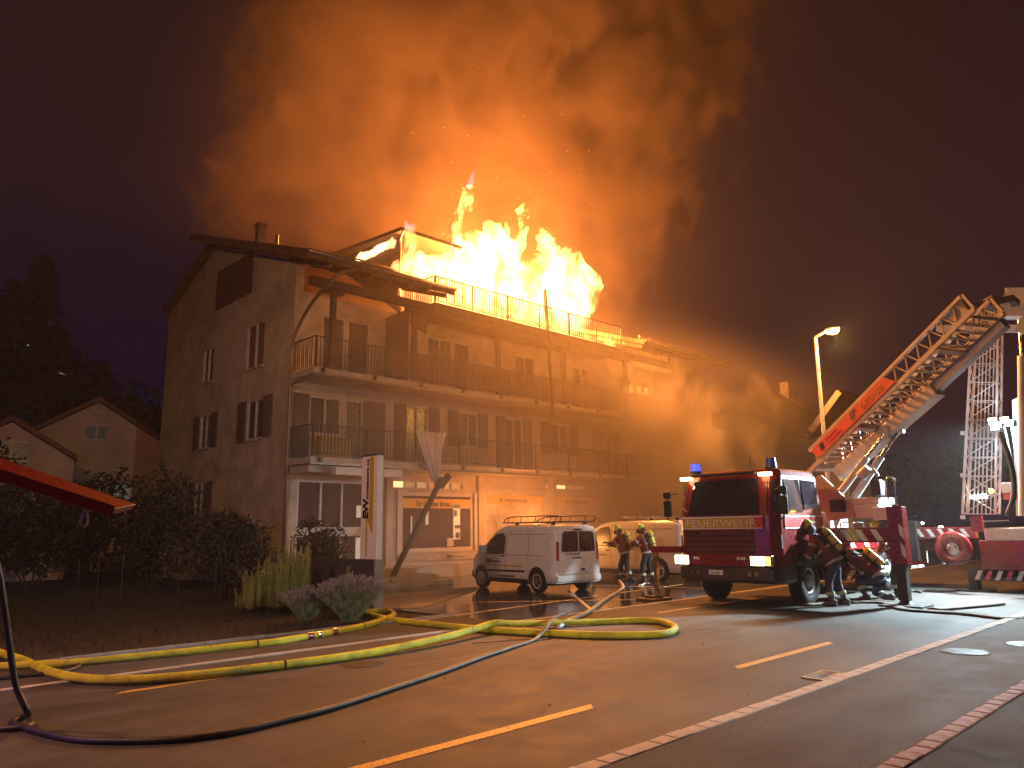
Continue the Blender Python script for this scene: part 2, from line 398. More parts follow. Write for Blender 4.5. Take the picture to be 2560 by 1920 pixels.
for x0, x1 in ((3.1 - 0.9, 5.95), (8.55, 11.35), (24.5, 27.2)): marking('road_marking', x0, x1, 5.03, 0.13, M['mark'])
for x0, x1 in ((2.85, 4.45), (12.9, 17.8), (21, 24)): marking('road_marking', x0, x1, 9.25, 0.11, M['mark'])
for (a, b) in (((5.6, 8.2), (13.5, 7.9)), ((-2, 9.75), (5.3, 9.72))):
    mb = MB(); mb.add([(a[0], a[1], 0), (b[0], b[1], 0), (b[0], b[1] + 0.03, 0), (a[0], a[1] + 0.03, 0)], [(0, 1, 2, 3)]); o = mb.build('road_seam', M['seam'], kind='structure'); o.location.z = 0.003
for (a, b) in (((8.41, 11.9), (19.5, 13.0)), ((15.2, 10.9), (11.7, 14.2)), ((18.7, 11.5), (17.6, 15.8)), ((12.5, 10.6), (15.9, 14.3))):
    a, b = V((a[0], a[1], 0)), V((b[0], b[1], 0)); nrm = (b - a).cross(V((0, 0, 1))).normalized() * 0.04
    mb = MB(); mb.add([a - nrm, b - nrm, b + nrm, a + nrm], [(0, 1, 2, 3)]); o = mb.build('parking_line', M['whitemark'], kind='structure'); o.location.z = 0.016
M['pale'] = pbr('pale_concrete_slab', (0.34, 0.31, 0.27), 0.8, var=0.2, vscale=1.5, bump=0.4, world=True)
sheet('ramp_slab', [(9.98, 14.4), (10.5, 13.8), (14.4, 16.4), (15.4, 17.5), (10.0, 17.5)], 0.017, M['pale'])
# drain gratings and manhole covers
def grate(loc, lx, ly, label, z, rot=0):
    t = thing('drain_grate', label, 'drain', (loc[0], loc[1], z), rot)
    mb = MB()
    for a in (-1, 1): mb.box(-lx / 2, lx / 2, a * ly / 2 - 0.02, a * ly / 2 + 0.02, -0.02, 0.006); mb.box(a * lx / 2 - 0.02, a * lx / 2 + 0.02, -ly / 2 + 0.021, ly / 2 - 0.021, -0.02, 0.006)
    mb.build('frame', M['zinc'], t)
    MB().box(-lx / 2 + 0.02, lx / 2 - 0.02, -ly / 2 + 0.02, ly / 2 - 0.02, -0.03, 0.0015).build('pit', M['black'], t)
    n = int(lx / 0.05); b0 = None
    for i in range(n):
        x = -lx / 2 + 0.035 + i * (lx - 0.06) / n
        if b0 is None: b0 = MB().box(-0.011, 0.011, -ly / 2 + 0.02, ly / 2 - 0.02, 0.0, 0.0055).build('bar', M['steel'], t); b0.location.x = x
        else: copy_of(b0, (x, 0, 0), t)
    return t
grate((8.80, 3.98), 0.55, 0.36, 'square slotted drain grate against the near right kerb', 0.008)
M['cover'] = pbr('cast_iron_cover', (0.10, 0.095, 0.09), 0.85, 0.1, var=0.3, vscale=8, bump=0.5, bscale=60, spec=0.2)
def manhole(loc, r, label, z):
    t = thing('manhole_cover', label, 'manhole cover', (loc[0], loc[1], z))
    MB().cyl((0, 0, -0.02), (0, 0, 0.006), r, n=28).build('rim', M['cover'], t)
    mb = MB()
    for i in range(-6, 7):
        x = i * r * 0.14; hgt = math.sqrt(max(0, (r * 0.9) ** 2 - x * x))
        mb.box(x - r * 0.04, x + r * 0.04, -hgt, hgt, 0.0062, 0.010)
    mb.build('rib_pattern', M['metal'], t, kind='stuff'); return t
manhole((5.70, 8.77), 0.30, 'dark ribbed manhole cover in the road beside the yellow hose', 0.0)
manhole((11.4, 3.30), 0.29, 'pale manhole cover in the near pavement, the one nearer the kerb', 0.03)
manhole((12.6, 2.85), 0.29, 'manhole cover at the right edge of the near pavement', 0.03)

# ================================================================ the burning building
BX0, BX1, BY0, BY1 = 11.4, 33.2, 22.0, 33.6
EAVE_Y, EAVE_Z, RIDGE_Y, RIDGE_Z = 19.3, 9.95, 28.7, 13.3
def roofz(y): return EAVE_Z + (RIDGE_Z - EAVE_Z) * (y - EAVE_Y) / (RIDGE_Y - EAVE_Y) if y <= RIDGE_Y else RIDGE_Z - (RIDGE_Z - EAVE_Z) * (y - RIDGE_Y) / (RIDGE_Y - EAVE_Y)
B = thing('burning_building', 'three storey balconied building with flames and smoke pouring from its roof', 'building', (22, 28, 0))
BO = V((22, 28, 0))
def bb(mb, name, mat, label=None, kind=None, parent=None, bevel=0.0):
    mb.v = [tuple(V(p) - BO) for p in mb.v]; return mb.build(name, mat, parent or B, label=label, kind=kind, bevel=bevel)
def win(P, u0, u1, v0, v1, bars=1, lit=None, trim=0.06, pane_mat=None, shut=None, label=None, sill=True):
    """P(u, v, t): t along the outward normal. Frame, panes, shutters, all under the building."""
    fr = MB()
    def bx(mb, a0, a1, c0, c1, t0, t1):
        vs = [P(a, c, t) for t in (t0, t1) for a, c in ((a0, c0), (a1, c0), (a1, c1), (a0, c1))]
        mb.add(vs, [(0, 3, 2, 1), (4, 5, 6, 7), (0, 1, 5, 4), (1, 2, 6, 5), (2, 3, 7, 6), (3, 0, 4, 7)])
    bx(fr, u0, u1, v0, v0 + trim, -0.12, -0.02); bx(fr, u0, u1, v1 - trim, v1, -0.12, -0.02)
    bx(fr, u0, u0 + trim, v0 + trim, v1 - trim, -0.12, -0.02); bx(fr, u1 - trim, u1, v0 + trim, v1 - trim, -0.12, -0.02)
    n = bars + 1; wd = (u1 - u0 - 2 * trim) / n
    for i in range(1, n): bx(fr, u0 + trim + i * wd - trim * 0.5, u0 + trim + i * wd + trim * 0.5, v0 + trim, v1 - trim, -0.12, -0.015)
    f = bb(fr, 'window', M['frame'], label)
    for i in range(n):
        pb = MB(); bx(pb, u0 + trim + i * wd + (0.5 * trim if i else 0), u0 + trim + (i + 1) * wd - (0.5 * trim if i < n - 1 else 0), v0 + trim, v1 - trim, -0.10, -0.085)
        bb(pb, 'pane', (pane_mat[i] if isinstance(pane_mat, list) else pane_mat) or M['darkglass'], parent=f)
    if sill:
        sb = MB(); bx(sb, u0 - 0.06, u1 + 0.06, v0 - 0.06, v0 - 0.003, -0.1, 0.07); bb(sb, 'sill', M['slab'], parent=f)
    for side in (shut or ()):
        a, b = (u0 - (u1 - u0) / 2 - 0.02, u0 - 0.02) if side == 'l' else (u1 + 0.02, u1 + (u1 - u0) / 2 + 0.02)
        sh = MB(); bx(sh, a, b, v0 - 0.02, v1 + 0.02, 0.012, 0.045)
        bx(sh, a + 0.06, b - 0.06, v0 + 0.06, (v0 + v1) / 2 - 0.04, 0.046, 0.06); bx(sh, a + 0.06, b - 0.06, (v0 + v1) / 2 + 0.04, v1 - 0.06, 0.046, 0.06)
        bb(sh, 'shutter', M['shutter'])
    return f
PF = lambda u, v, t: (u, BY0 - t, v)          # front face, u = X
PS = lambda u, v, t: (BX0 - t, u, v)          # gable side, u = Y
# front wall
shop = [(15.75, 19.15, 0.95, 3.05), (19.75, 23.25, 0.95, 3.25), (23.75, 27.1, 0.95, 3.25)]
cl1 = (15.35, 18.65, 3.16, 3.48); cl2 = (23.2, 25.9, 3.32, 3.58)
entr = (11.75, 14.25, 0.05, 3.35)
f1 = [(12.07, 13.25, 4.85, 6.12), (13.42, 14.12, 4.05, 6.12), (15.95, 16.95, 4.05, 6.2), (18.4, 19.4, 4.85, 6.2), (20.9, 21.9, 4.05, 6.2), (23.6, 24.8, 4.85, 6.2), (26.9, 27.9, 4.05, 6.2), (29.4, 30.4, 4.85, 6.2)]
f2 = [(12.45, 13.35, 6.8, 8.95), (13.42, 14.32, 6.8, 8.95), (16.9, 18.1, 7.5, 8.95), (18.2, 19.0, 6.8, 8.95), (21.5, 22.7, 7.5, 8.95), (25.2, 26.4, 6.8, 8.95), (28.6, 29.6, 6.8, 8.95), (30.4, 31.3, 7.5, 8.95)]
side = [(23.9, 25.2, 4.85, 6.25), (28.2, 29.3, 4.9, 6.2), (24.1, 25.5, 7.4, 9.05), (28.4, 29.4, 7.5, 8.9), (28.3, 29.4, 2.2, 3.6)]
def wallpart(name, P, holes, th, mat=M['plaster'], label=None):
    o = grid_plane(name, mat, lambda u, v, t: tuple(V(P(u, v, -t)) - BO), holes, th, B, label=label); return o
panels = [(29.3, 29.75, 0.9, 3.05), (31.1, 31.5, 0.9, 3.05)]
wallpart('wall', PF, [(BX0, BX1, 0, 9.6)] + shop + [cl1, cl2, entr] + f1 + f2 + panels, 0.3, label='front wall behind the balconies')
wallpart('wall', PS, [(BY0 + 0.3, BY1, 0, 9.6)] + side, 0.3, label='side wall facing the garden')
g = MB(); yy = [BY0 + 0.3, BY1]
prof = [(BX0, BY0, 9.6), (BX0, BY1, 9.6), (BX0, BY1, roofz(BY1) - 0.25), (BX0, RIDGE_Y, RIDGE_Z - 0.25), (BX0, BY0, roofz(BY0) - 0.25)]
bb(g.prism(prof, (0.3, 0, 0)), 'gable', M['plaster'])
bb(MB().prism([(BX1 - 0.3 + p[0] - BX0, p[1], p[2]) for p in prof], (0.3, 0, 0)), 'gable', M['plaster'])
bb(MB().box(BX1 - 0.3, BX1, BY0 + 0.3, BY1, 0, 9.6), 'wall', M['plaster'], label='right end wall')
bb(MB().box(BX0 + 0.3, BX1 - 0.3, BY1 - 0.3, BY1, 0, 9.6), 'wall', M['plaster'], label='rear wall')
for z in (3.75, 6.45): bb(MB().box(BX0 + 0.3, BX1 - 0.3, BY0 + 0.3, BY1 - 0.3, z, z + 0.2), 'floor_slab', M['concrete'])
bb(MB().box(BX0 + 0.3, 15.9, BY0 + 0.3, BY1 - 0.3, 9.3, 9.5), 'floor_slab', M['concrete'])
bb(MB().box(15.9, BX1 - 0.3, BY0 + 0.3, BY1 - 0.3, 9.3, 9.5), 'floor_slab', M['concrete'])
# top gable window (tall dark opening)
for (a, b, c, d) in ((25.3, 28.5, 10.3, 11.9),):
    bb(MB().box(BX0 - 0.02, BX0 - 0.004, a, b, c, d), 'gable_shutter', M['shutter'], label='tall dark boarded opening high in the gable')
M['lit1'] = emis('lit_pane_bright', (1.0, 0.95, 0.45), 1.3); M['lit2'] = emis('lit_pane_dim', (0.85, 0.70, 0.35), 0.32); M['lit3'] = emis('lit_pane_faint', (0.8, 0.62, 0.3), 0.16)
for h in f1: win(PF, *h, bars=1 if h[1] - h[0] > 0.9 else 0, shut=('l', 'r') if h[0] > 14.5 else None)
for h in f2: win(PF, *h, bars=1 if h[1] - h[0] > 1.0 else 0)
bb(MB().box(14.14, 15.0, 21.94, 21.985, 4.05, 6.14), 'shutter', M['shutter']); bb(MB().box(11.5, 12.03, 21.94, 21.985, 4.05, 6.14), 'shutter', M['shutter'])
for i, h in enumerate(side): win(PS, *h, bars=1, shut=('l', 'r') if i in (0, 1, 4) else None, pane_mat=M['shutter'] if i in (2, 3) else None)
win(PF, *cl1, bars=5, pane_mat=[M['lit1'], M['lit3'], M['lit2'], M['lit3'], M['lit2'], M['lit3']], sill=False, trim=0.05)
win(PF, *cl2, bars=3, pane_mat=[M['lit2'], M['lit1'], M['lit3'], M['lit3']], sill=False, trim=0.05)
# entrance front: mullioned glazing, white notices that emit
M['shopglass'] = pbr('shop_glass', (0.05, 0.022, 0.028), 0.55, var=0.5, bump=0.0, rvar=0.05, spec=0.12)
e = win(PF, *entr, bars=2, pane_mat=M['shopglass'], sill=False, trim=0.07)
bb(MB().box(11.82, 14.18, 22.02, 22.06, 1.55, 1.85), 'transom', M['frame'])
M['notice'] = emis('glowing_notice', (0.9, 0.85, 0.6), 0.28, (0.6, 0.6, 0.5))  # faint emission brightens the notices and display boards
for z0, z1 in ((2.15, 2.55), (0.7, 1.5)): bb(MB().box(13.93, 14.13, 21.96, 21.985, z0, z1), 'notice', M['notice'])
# shop windows with yellow poster bands
M['poster'] = pbr('window_poster', (0.50, 0.42, 0.34), 0.5, var=0.45, vscale=1.6, bump=0.0)
M['posterband'] = pbr('poster_band', (0.72, 0.42, 0.05), 0.5, var=0.06, bump=0.0)
M['interior'] = emis('dim_shop_interior', (0.50, 0.38, 0.28), 0.05, (0.3, 0.25, 0.2))
txts = ["Für Sie unter Strom...", "Ihr Energieversorger", "Ihr Energieversorger"]
for i, (u0, u1, v0, v1) in enumerate(shop):
    f = win(PF, u0, u1, v0, v1, bars=0, pane_mat=M['shopglass'] if i == 0 else M['poster'], trim=0.12)
    bt = v1 - 0.22
    bb(MB().box(u0 + 0.13, u1 - 0.13, 22.03, 22.07, bt - 0.34, bt), 'poster_band', M['posterband'], parent=f)
    lettering(txts[i], 0.27, V(((u0 + u1) / 2 - 0.15, 22.02, bt - 0.27)) - BO, (1, 0, 0), (0, 0, 1), M['ink'], f, align='CENTER', squash=0.72, bold=0.004)
    bb(MB().box(u0 - 0.12, u1 + 0.12, 21.90, 21.985, v0 - 0.32, v0 - 0.08), 'sill_fascia', M['slab'], parent=f)
    bb(MB().box(u0 - 0.16, u0 - 0.01, 21.93, 21.985, v0 - 0.05, v1 + 0.05).box(u1 + 0.01, u1 + 0.16, 21.93, 21.985, v0 - 0.05, v1 + 0.05), 'reveal', M['frame'], parent=f)
    if i == 0:
        lettering("EW", 0.2, V((u0 + 2.0, 21.89, v0 - 0.28)) - BO, (1, 0, 0), (0, 0, 1), M['ink'], f, bold=0.006); lettering("SCHMERIKON AG", 0.07, V((u0 + 2.35, 21.89, v0 - 0.25)) - BO, (1, 0, 0), (0, 0, 1), M['ink'], f)
        # goods displayed close behind the glass
        for k, (x, z, sw, sh_) in enumerate(((16.25, 1.5, 0.04, 0.7), (16.9, 1.9, 0.12, 0.9), (18.2, 1.35, 0.32, 1.3), (17.9, 1.1, 0.3, 0.3))):
            bb(MB().box(x, x + sw, 22.03, 22.07, z, z + sh_), 'display_board', M['notice'] if k != 3 else M['frame'], parent=f)
        for bx_ in ((18.22, 18.36, 2.2, 2.42), (18.26, 18.5, 1.75, 1.88), (18.3, 18.48, 1.4, 1.6)): bb(MB().box(bx_[0], bx_[1], 22.015, 22.028, bx_[2], bx_[3]), 'displayed_device', M['black'], parent=f)
    else:   # print on the posters: hand-drawn arm holding a cable
        mb = MB()
        for k in range(4):
            pts = smooth_path([(u0 + 0.4 + 0.55 * k + U(-.1, .1), 22.078, v0 + 0.1 + U(0, .2)), (u0 + 0.7 + 0.6 * k, 22.078, v0 + 0.8), (u0 + 0.5 + 0.7 * k + U(-.3, .3), 22.078, v0 + 1.3)], 5)
            mb.tube([V(p) - V((0, 0.06, 0)) for p in pts], 0.018, 4)
        bb(mb, 'poster_drawing', M['frame'], parent=f)
for (u0, u1, v0, v1) in panels: bb(MB().box(u0, u1, 22.03, 22.06, v0, v1), 'window_strip', M['interior'])
# pilasters between the shop windows
for x in (15.2, 19.45, 23.5, 27.5): bb(MB().box(x - 0.13, x + 0.13, 21.86, 21.995, 0, 3.75), 'pilaster', M['plaster'])
bb(MB().box(14.4, 28.0, 21.80, 21.99, 0.02, 0.5), 'plinth', M['concrete'])
# balcony slabs
for zt, x1 in ((6.72, 32.85), (3.95, 30.9)):
    bb(MB().box(BX0 - 0.1, x1, 20.42, 21.995, zt - 0.2, zt), 'balcony_slab', M['slab'], bevel=0.01)
    bb(MB().box(BX0 - 0.1, x1, 20.40, 20.418, zt - 0.24, zt - 0.17), 'drip_edge', M['zinc'])
bb(MB().box(BX0, 15.0, 20.7, 21.9, 3.5, 3.72), 'awning_box', M['slab'])
bb(MB().box(12.1, 14.6, 20.3, 20.62, 3.42, 3.66), 'awning_box', M['frame'])
# terrace slab and beam
bb(MB().box(15.95, 26.95, 20.35, 24.5, 9.46, 9.72), 'terrace_slab', M['wood'], bevel=0.01)
bb(MB().box(15.9, 27.0, 20.38, 20.6, 9.2, 9.455), 'terrace_beam', M['wood'])
for x0, x1 in ((BX0 - 0.3, 15.94), (27.01, 33.4)):
    bb(MB().box(x0, x1, 20.38, 20.62, 9.36, 9.62), 'eave_beam', M['wood'])
    for k in range(int((x1 - x0) / 0.75) + 1):
        x = x0 + 0.1 + k * 0.75
        a = (x, 19.45, roofz(19.45) - 0.32); b = (x, 22.0, roofz(22.0) - 0.32)
        bb(MB().beam(a, b, 0.12, 0.16), 'rafter', M['wood'])
# posts with brackets
for x in (11.95, 15.15, 19.15, 22.9, 27.1, 32.65):
    bb(MB().box(x - 0.08, x + 0.08, 20.42, 20.58, 6.72, 9.2).box(x - 0.35, x + 0.35, 20.40, 20.60, 9.2, 9.34), 'post', M['wood'], label='wooden balcony post')
bb(MB().box(14.95, 15.01, 20.62, 21.95, 6.75, 9.3), 'privacy_screen', M['wood'])
bb(MB().prism([(14.6, 20.75, 9.2), (15.9, 20.75, 9.2), (15.9, 20.75, 8.6), (15.2, 20.75, 8.85)], (0, 0.05, 0)), 'cladding', M['wood'])
# roof
def slab(name, x0, x1, y0, y1, th, mat, label=None):
    a = [(x0, y0, roofz(y0)), (x0, y1, roofz(y1)), (x0, y1, roofz(y1) - th), (x0, y0, roofz(y0) - th)]
    return bb(MB().prism(a, (x1 - x0, 0, 0)), name, mat, label=label)
for x0, x1 in ((10.3, 15.93), (26.97, 34.3)):
    slab('roof', x0, x1, EAVE_Y, RIDGE_Y, 0.2, M['tile'])
    bb(MB().box(x0 - 0.02, x1 + 0.02, EAVE_Y - 0.05, EAVE_Y - 0.003, EAVE_Z - 0.24, EAVE_Z + 0.01), 'fascia', M['wood'])
    bb(MB().tube([(x0, EAVE_Y - 0.12, EAVE_Z - 0.06), (x1, EAVE_Y - 0.12, EAVE_Z - 0.06)], 0.07, 8), 'gutter', M['zinc'])
    mb = MB()
    for k in range(int((x1 - x0) / 0.28)): mb.box(x0 + 0.03 + k * 0.28, x0 + 0.27 + k * 0.28, EAVE_Y - 0.02, EAVE_Y + 0.35, EAVE_Z + 0.02, EAVE_Z + 0.05)
    bb(mb, 'tile_course', M['tile'], kind='stuff')
    # snow guard rail
    z = roofz(20.6)
    mb = MB().tube([(x0 + 1.5, 20.6, z + 0.22), (x1 - 0.8, 20.6, z + 0.22)], 0.025, 6).tube([(x0 + 1.5, 20.6, z + 0.12), (x1 - 0.8, 20.6, z + 0.12)], 0.018, 6)
    for k in range(int((x1 - x0 - 2.3) / 0.8) + 1): mb.beam((x0 + 1.5 + k * 0.8, 20.6, z - 0.02), (x0 + 1.5 + k * 0.8, 20.6, z + 0.28), 0.03, 0.03)
    bb(mb, 'snow_guard', M['zinc'])
slab('roof', 15.935, 26.965, 24.5, RIDGE_Y, 0.2, M['tile'])
slab('roof', 11.1, 34.3, RIDGE_Y + 0.002, 33.65, 0.2, M['tile'], label='rear roof slope')
bb(MB().beam((10.28, EAVE_Y, EAVE_Z - 0.13), (10.28, RIDGE_Y, RIDGE_Z - 0.13), 0.04, 0.28), 'verge_board', M['wood'])
bb(MB().beam((34.32, EAVE_Y, EAVE_Z - 0.13), (34.32, RIDGE_Y, RIDGE_Z - 0.13), 0.04, 0.28), 'verge_board', M['wood'])
# chimney and vent pipe
c = onY(650, 592, 22.6); c = V((c.x, 22.6, 0)); zc = onY(650, 566, 22.6).z
bb(MB().box(c.x - 0.13, c.x + 0.13, 22.45, 22.7, roofz(22.4) - 0.1, zc).box(c.x - 0.17, c.x + 0.17, 22.41, 22.74, zc + 0.002, zc + 0.07), 'chimney', M['zinc'])
c = onY(693, 590, 22.0); bb(MB().cyl((c.x, 22.0, roofz(22.0) - 0.1), (c.x, 22.0, onY(693, 587, 22.0).z), 0.06, n=10), 'vent_pipe', M['zinc'])
# attic storey behind the terrace (gutted, burning)
bb(MB().prism([(16.0, 22.5, 9.75), (16.0, 26.8, 12.6), (16.0, 26.8, 13.22), (16.0, 22.5, 12.9)], (0.18, 0, 0)), 'attic_side', M['char'], label='charred side of the attic storey')
bb(MB().prism([(15.7, 22.1, 12.92), (15.7, 27.2, 13.32), (15.7, 27.2, 13.46), (15.7, 22.1, 13.06)], (3.0, 0, 0)), 'attic_roof', M['char'], label='sagging remains of the attic roof')
bb(MB().tube(smooth_path([(15.72, 22.0, 12.9), (15.78, 22.25, 12.7), (15.9, 22.45, 12.3), (15.9, 22.45, 10.0)], 5), 0.05, 8), 'downpipe', M['zinc'])
for x in (17.4, 19.0, 20.8, 22.6, 24.4, 26.2):
    bb(MB().beam((x, 23.6, 9.8), (x + U(-.15, .15), 23.7, 12.2 + U(-.6, .5)), 0.14, 0.14), 'charred_post', M['char'])
bb(MB().beam((16.2, 23.65, 12.4), (22.0, 23.7, 12.1), 0.14, 0.18), 'charred_beam', M['char'])
# terrace railing and its leaning bits
BAR = None
def railing(x0, x1, y, zb, zt, pitch, label, bars=True, dense=False, ends=()):
    global BAR
    mb = MB().box(x0, x1, y - 0.02, y + 0.02, zt - 0.03, zt).box(x0, x1, y - 0.012, y + 0.012, zb + 0.09, zb + 0.115)
    n = max(1, round((x1 - x0) / 1.9))
    for i in range(n + 1):
        x = x0 + 0.02 + (x1 - x0 - 0.04) * i / n; mb.box(x - 0.02, x + 0.02, y - 0.021, y + 0.021, zb - 0.12, zt - 0.002)
    r = bb(mb, 'railing', M['metal'], label=label)
    k = int((x1 - x0) / pitch)
    if dense:
        q = MB()
        for i in range(k): q.box(x0 + i * pitch + 0.012, x0 + i * pitch + 0.012 + pitch * 0.62, y - 0.012, y + 0.008, zb + 0.116, zt - 0.032)
        bb(q, 'slat_infill', M['wood'], parent=r, kind='stuff')
    else:
        hgt = zt - zb - 0.15
        if BAR is None: BAR = MB().cyl((0, 0, 0), (0, 0, 1), 0.0125, n=6).build('bar', M['metal'], r); first = BAR
        else: first = copy_of(BAR, (0, 0, 0), r)
        for i in range(k):
            o = first if i == 0 else copy_of(BAR, (0, 0, 0), r)
            o.location = V((x0 + pitch * (i + 0.5), y, zb + 0.116)) - BO; o.scale = (1.5, 1.5, hgt) if zb > 9 else (1, 1, hgt)
    return r
railing(16.0, 26.9, 20.45, 9.72, 10.76, 0.125, 'black terrace railing in front of the flames')
railing(11.35, 14.05, 20.47, 6.72, 7.74, 0.125, 'bare bar railing of the upper balcony')
railing(14.06, 32.75, 20.47, 6.72, 7.74, 0.085, 'slatted railing of the upper balcony', dense=True)
railing(11.35, 30.8, 20.47, 3.95, 4.95, 0.122, 'bar railing of the lower balcony')
for zb in (3.95, 6.72):      # short railing at the left end, running back to the wall
    mb = MB().box(11.30, 11.34, 20.5, 21.95, zb + 0.97, zb + 1.0)
    for i in range(11): mb.box(11.31, 11.33, 20.6 + i * 0.13, 20.618 + i * 0.13, zb + 0.05, zb + 0.968)
    bb(mb, 'end_railing', M['metal'])
mb = MB().box(15.96, 16.0, 20.5, 22.3, 10.72, 10.75)
for i in range(14): mb.box(15.97, 15.99, 20.6 + i * 0.125, 20.618 + i * 0.125, 9.75, 10.718)
bb(mb, 'end_railing', M['metal'])
# posts under the balconies, brackets on the slab edge
for zt, x1 in ((6.72, 32.8), (3.95, 30.8)):
    for k in range(11):
        x = 11.6 + k * 1.9
        if x < x1: bb(MB().box(x - 0.06, x + 0.06, 20.36, 20.398, zt - 0.16, zt - 0.02), 'bracket', M['metal'])
# down pipe at the corner, sweeping back from the gutter
bb(MB().tube(smooth_path([(12.3, 19.25, 9.85), (11.6, 19.6, 9.55), (11.33, 20.6, 8.9), (11.30, 21.5, 8.2), (11.30, 21.88, 7.6), (11.30, 21.88, 6.9)], 6) + [V((11.30, 21.88, 4.0)), V((11.30, 21.88, 0.0))], 0.055, 10), 'downpipe', M['zinc'])
bb(MB().tube([(11.3, 21.9, 6.35), (11.36, 21.0, 6.42), (11.5, 20.5, 6.5)], 0.035, 8), 'drain_elbow', M['zinc'])
bb(MB().box(BX0 + 0.02, BX0 + 0.1, 21.985, 21.99, 0, 0.01), 'corner_trim', M['zinc'])
# pots and clutter glimpsed on the balconies
M['pot'] = pbr('flower_box', (0.45, 0.40, 0.34), 0.7, var=0.3)
bb(MB().box(12.1, 13.3, 21.3, 21.6, 4.0, 4.7), 'balcony_cabinet', pbr('yellow_cabinet', (0.35, 0.24, 0.05), 0.6, var=0.2))
for x in (15.9, 16.1, 16.35, 17.4): bb(MB().box(x, x + 0.14, 20.6, 20.75, 4.0, 4.16), 'flower_pot', M['pot'])
for x in (28.3, 28.9, 29.5): bb(MB().box(x, x + 0.25, 21.0, 21.2, 6.8, 8.3), 'balcony_cupboard', M['frame'])
# entrance steps, left of the first shop window
for k in range(3): bb(MB().box(11.9 + 0.0, 15.6, 18.9 + k * 0.75, 21.85, 0.013 + k * 0.15, 0.16 + k * 0.15), 'step', M['concrete'], bevel=0.01)

# ---------------------------------------------------------------- flames
def inside(x, z, poly):
    c = False; n = len(poly); j = n - 1
    for i in range(n):
        xi, zi = poly[i]; xj, zj = poly[j]
        if (zi > z) != (zj > z) and x < (xj - xi) * (z - zi) / (zj - zi) + xi: c = not c
        j = i
    return c
import mathutils.noise as mn
def flame_mesh(poly, y0, depth, name, mat, step=0.05, seed=0, label=None, jag=0.24):
    A = np.array(poly); x0, z0 = A.min(0) - 0.4; x1, z1 = A.max(0) + 0.4
    nx, nz = int((x1 - x0) / step) + 1, int((z1 - z0) / step) + 1
    X = x0 + np.arange(nx) * step; Z = z0 + np.arange(nz) * step
    ins = np.zeros((nx, nz), bool)
    for i in range(nx):
        for j in range(nz):
            x, z = X[i], Z[j]
            k = min(1, max(0, (z - z0 - 1.0) / 1.5)) * 0.8 + 0.35
            q = mn.noise(V((x * 2.3 + seed, z * 1.1, 3.0))) * 1.0 + mn.noise(V((x * 6 + seed, z * 2.6, 9.0))) * 0.75 + mn.noise(V((x * 14 + seed, z * 5, 5.0))) * 0.45
            q2 = mn.noise(V((x * 2.6 + seed, z * 1.3, 20.0))) + 0.8 * mn.noise(V((x * 8 + seed, z * 2.0, 27.0)))
            ins[i, j] = inside(x + q * jag * k * 1.2, z + q2 * jag * k * 2.0, poly)
    # distance to the outline (chamfer)
    D = np.where(ins, 1e3, 0.0)
    for _ in range(2):
        for i in range(1, nx):
            D[i] = np.minimum(D[i], D[i - 1] + step)
        for i in range(nx - 2, -1, -1):
            D[i] = np.minimum(D[i], D[i + 1] + step)
        for j in range(1, nz):
            D[:, j] = np.minimum(D[:, j], D[:, j - 1] + step)
        for j in range(nz - 2, -1, -1):
            D[:, j] = np.minimum(D[:, j], D[:, j + 1] + step)
    T = depth * np.clip(D / 0.8, 0, 1.0) ** 0.75 * 0.5
    mb = MB(); idx = {}
    for i in range(nx):
        for j in range(nz):
            if ins[i, j]:
                wob = 0.5 * depth * mn.noise(V((X[i] * 0.8 + seed, Z[j] * 0.5, 4.0)))
                t = T[i, j] * (0.75 + 0.5 * mn.noise(V((X[i] * 1.5, Z[j] * 0.9, seed + 7.0)))) + 0.01
                idx[i, j] = len(mb.v); mb.v.append((X[i], y0 + wob - t, Z[j])); mb.v.append((X[i], y0 + wob + t, Z[j]))
    for (i, j), a in idx.items():
        b, c, d = idx.get((i + 1, j)), idx.get((i + 1, j + 1)), idx.get((i, j + 1))
        if None in (b, c, d): continue
        mb.f.append((a, b, c, d)); mb.f.append((a + 1, d + 1, c + 1, b + 1)); mb.sm += [True, True]
    # close the rim
    ed = {}
    for f in mb.f:
        for k in range(4):
            e = (f[k], f[(k + 1) % 4])
            if (e[1], e[0]) in ed: del ed[(e[1], e[0])]
            else: ed[e] = 1
    front = [e for e in ed if e[0] % 2 == 0]
    for a, b in front: mb.f.append((b, a, a + 1, b + 1)); mb.sm.append(True)
    used = sorted({i for f in mb.f for i in f}); mp = {u: k for k, u in enumerate(used)}
    mb.v = [mb.v[u] for u in used]; mb.f = [tuple(mp[i] for i in f) for f in mb.f]
    return mb
def flame_mat(name, col, strength, holes=0.35, tint=None):
    m, nt, out = new_mat(name)
    g = nt.nodes.new("ShaderNodeNewGeometry"); co = g.outputs['Position']
    n = noise(nt, mapping(nt, co, (1.0, 1.0, 0.55)), 1.1, 4, 0.62, 0.8)
    n3 = noise(nt, mapping(nt, co, (1.0, 1.0, 0.5)), 2.6, 3, 0.6, 0.5)
    k = (n * 0.7 + n3 * 0.3).ss(holes + 0.03, holes + 0.22, 0.045, 1.0) * strength
    if name == 'flame': k = k * sep(nt, co)[2].ss(10.3, 12.0, 0.16, 1.0)
    em = nt.nodes.new("ShaderNodeEmission"); nt.links.new(k.s, em.inputs[1])
    c = mixc(nt, n.ss(0.35, 0.6), tuple(x * y for x, y in zip(col, (1, 0.72, 0.5))), col)
    if tint:
        zz = sep(nt, co)[2]; c = mixc(nt, zz.ss(tint[0], tint[1]), c, tint[2])
    nt.links.new(c, em.inputs[0]); nt.links.new(em.outputs[0], out.inputs['Volume'])
    return m
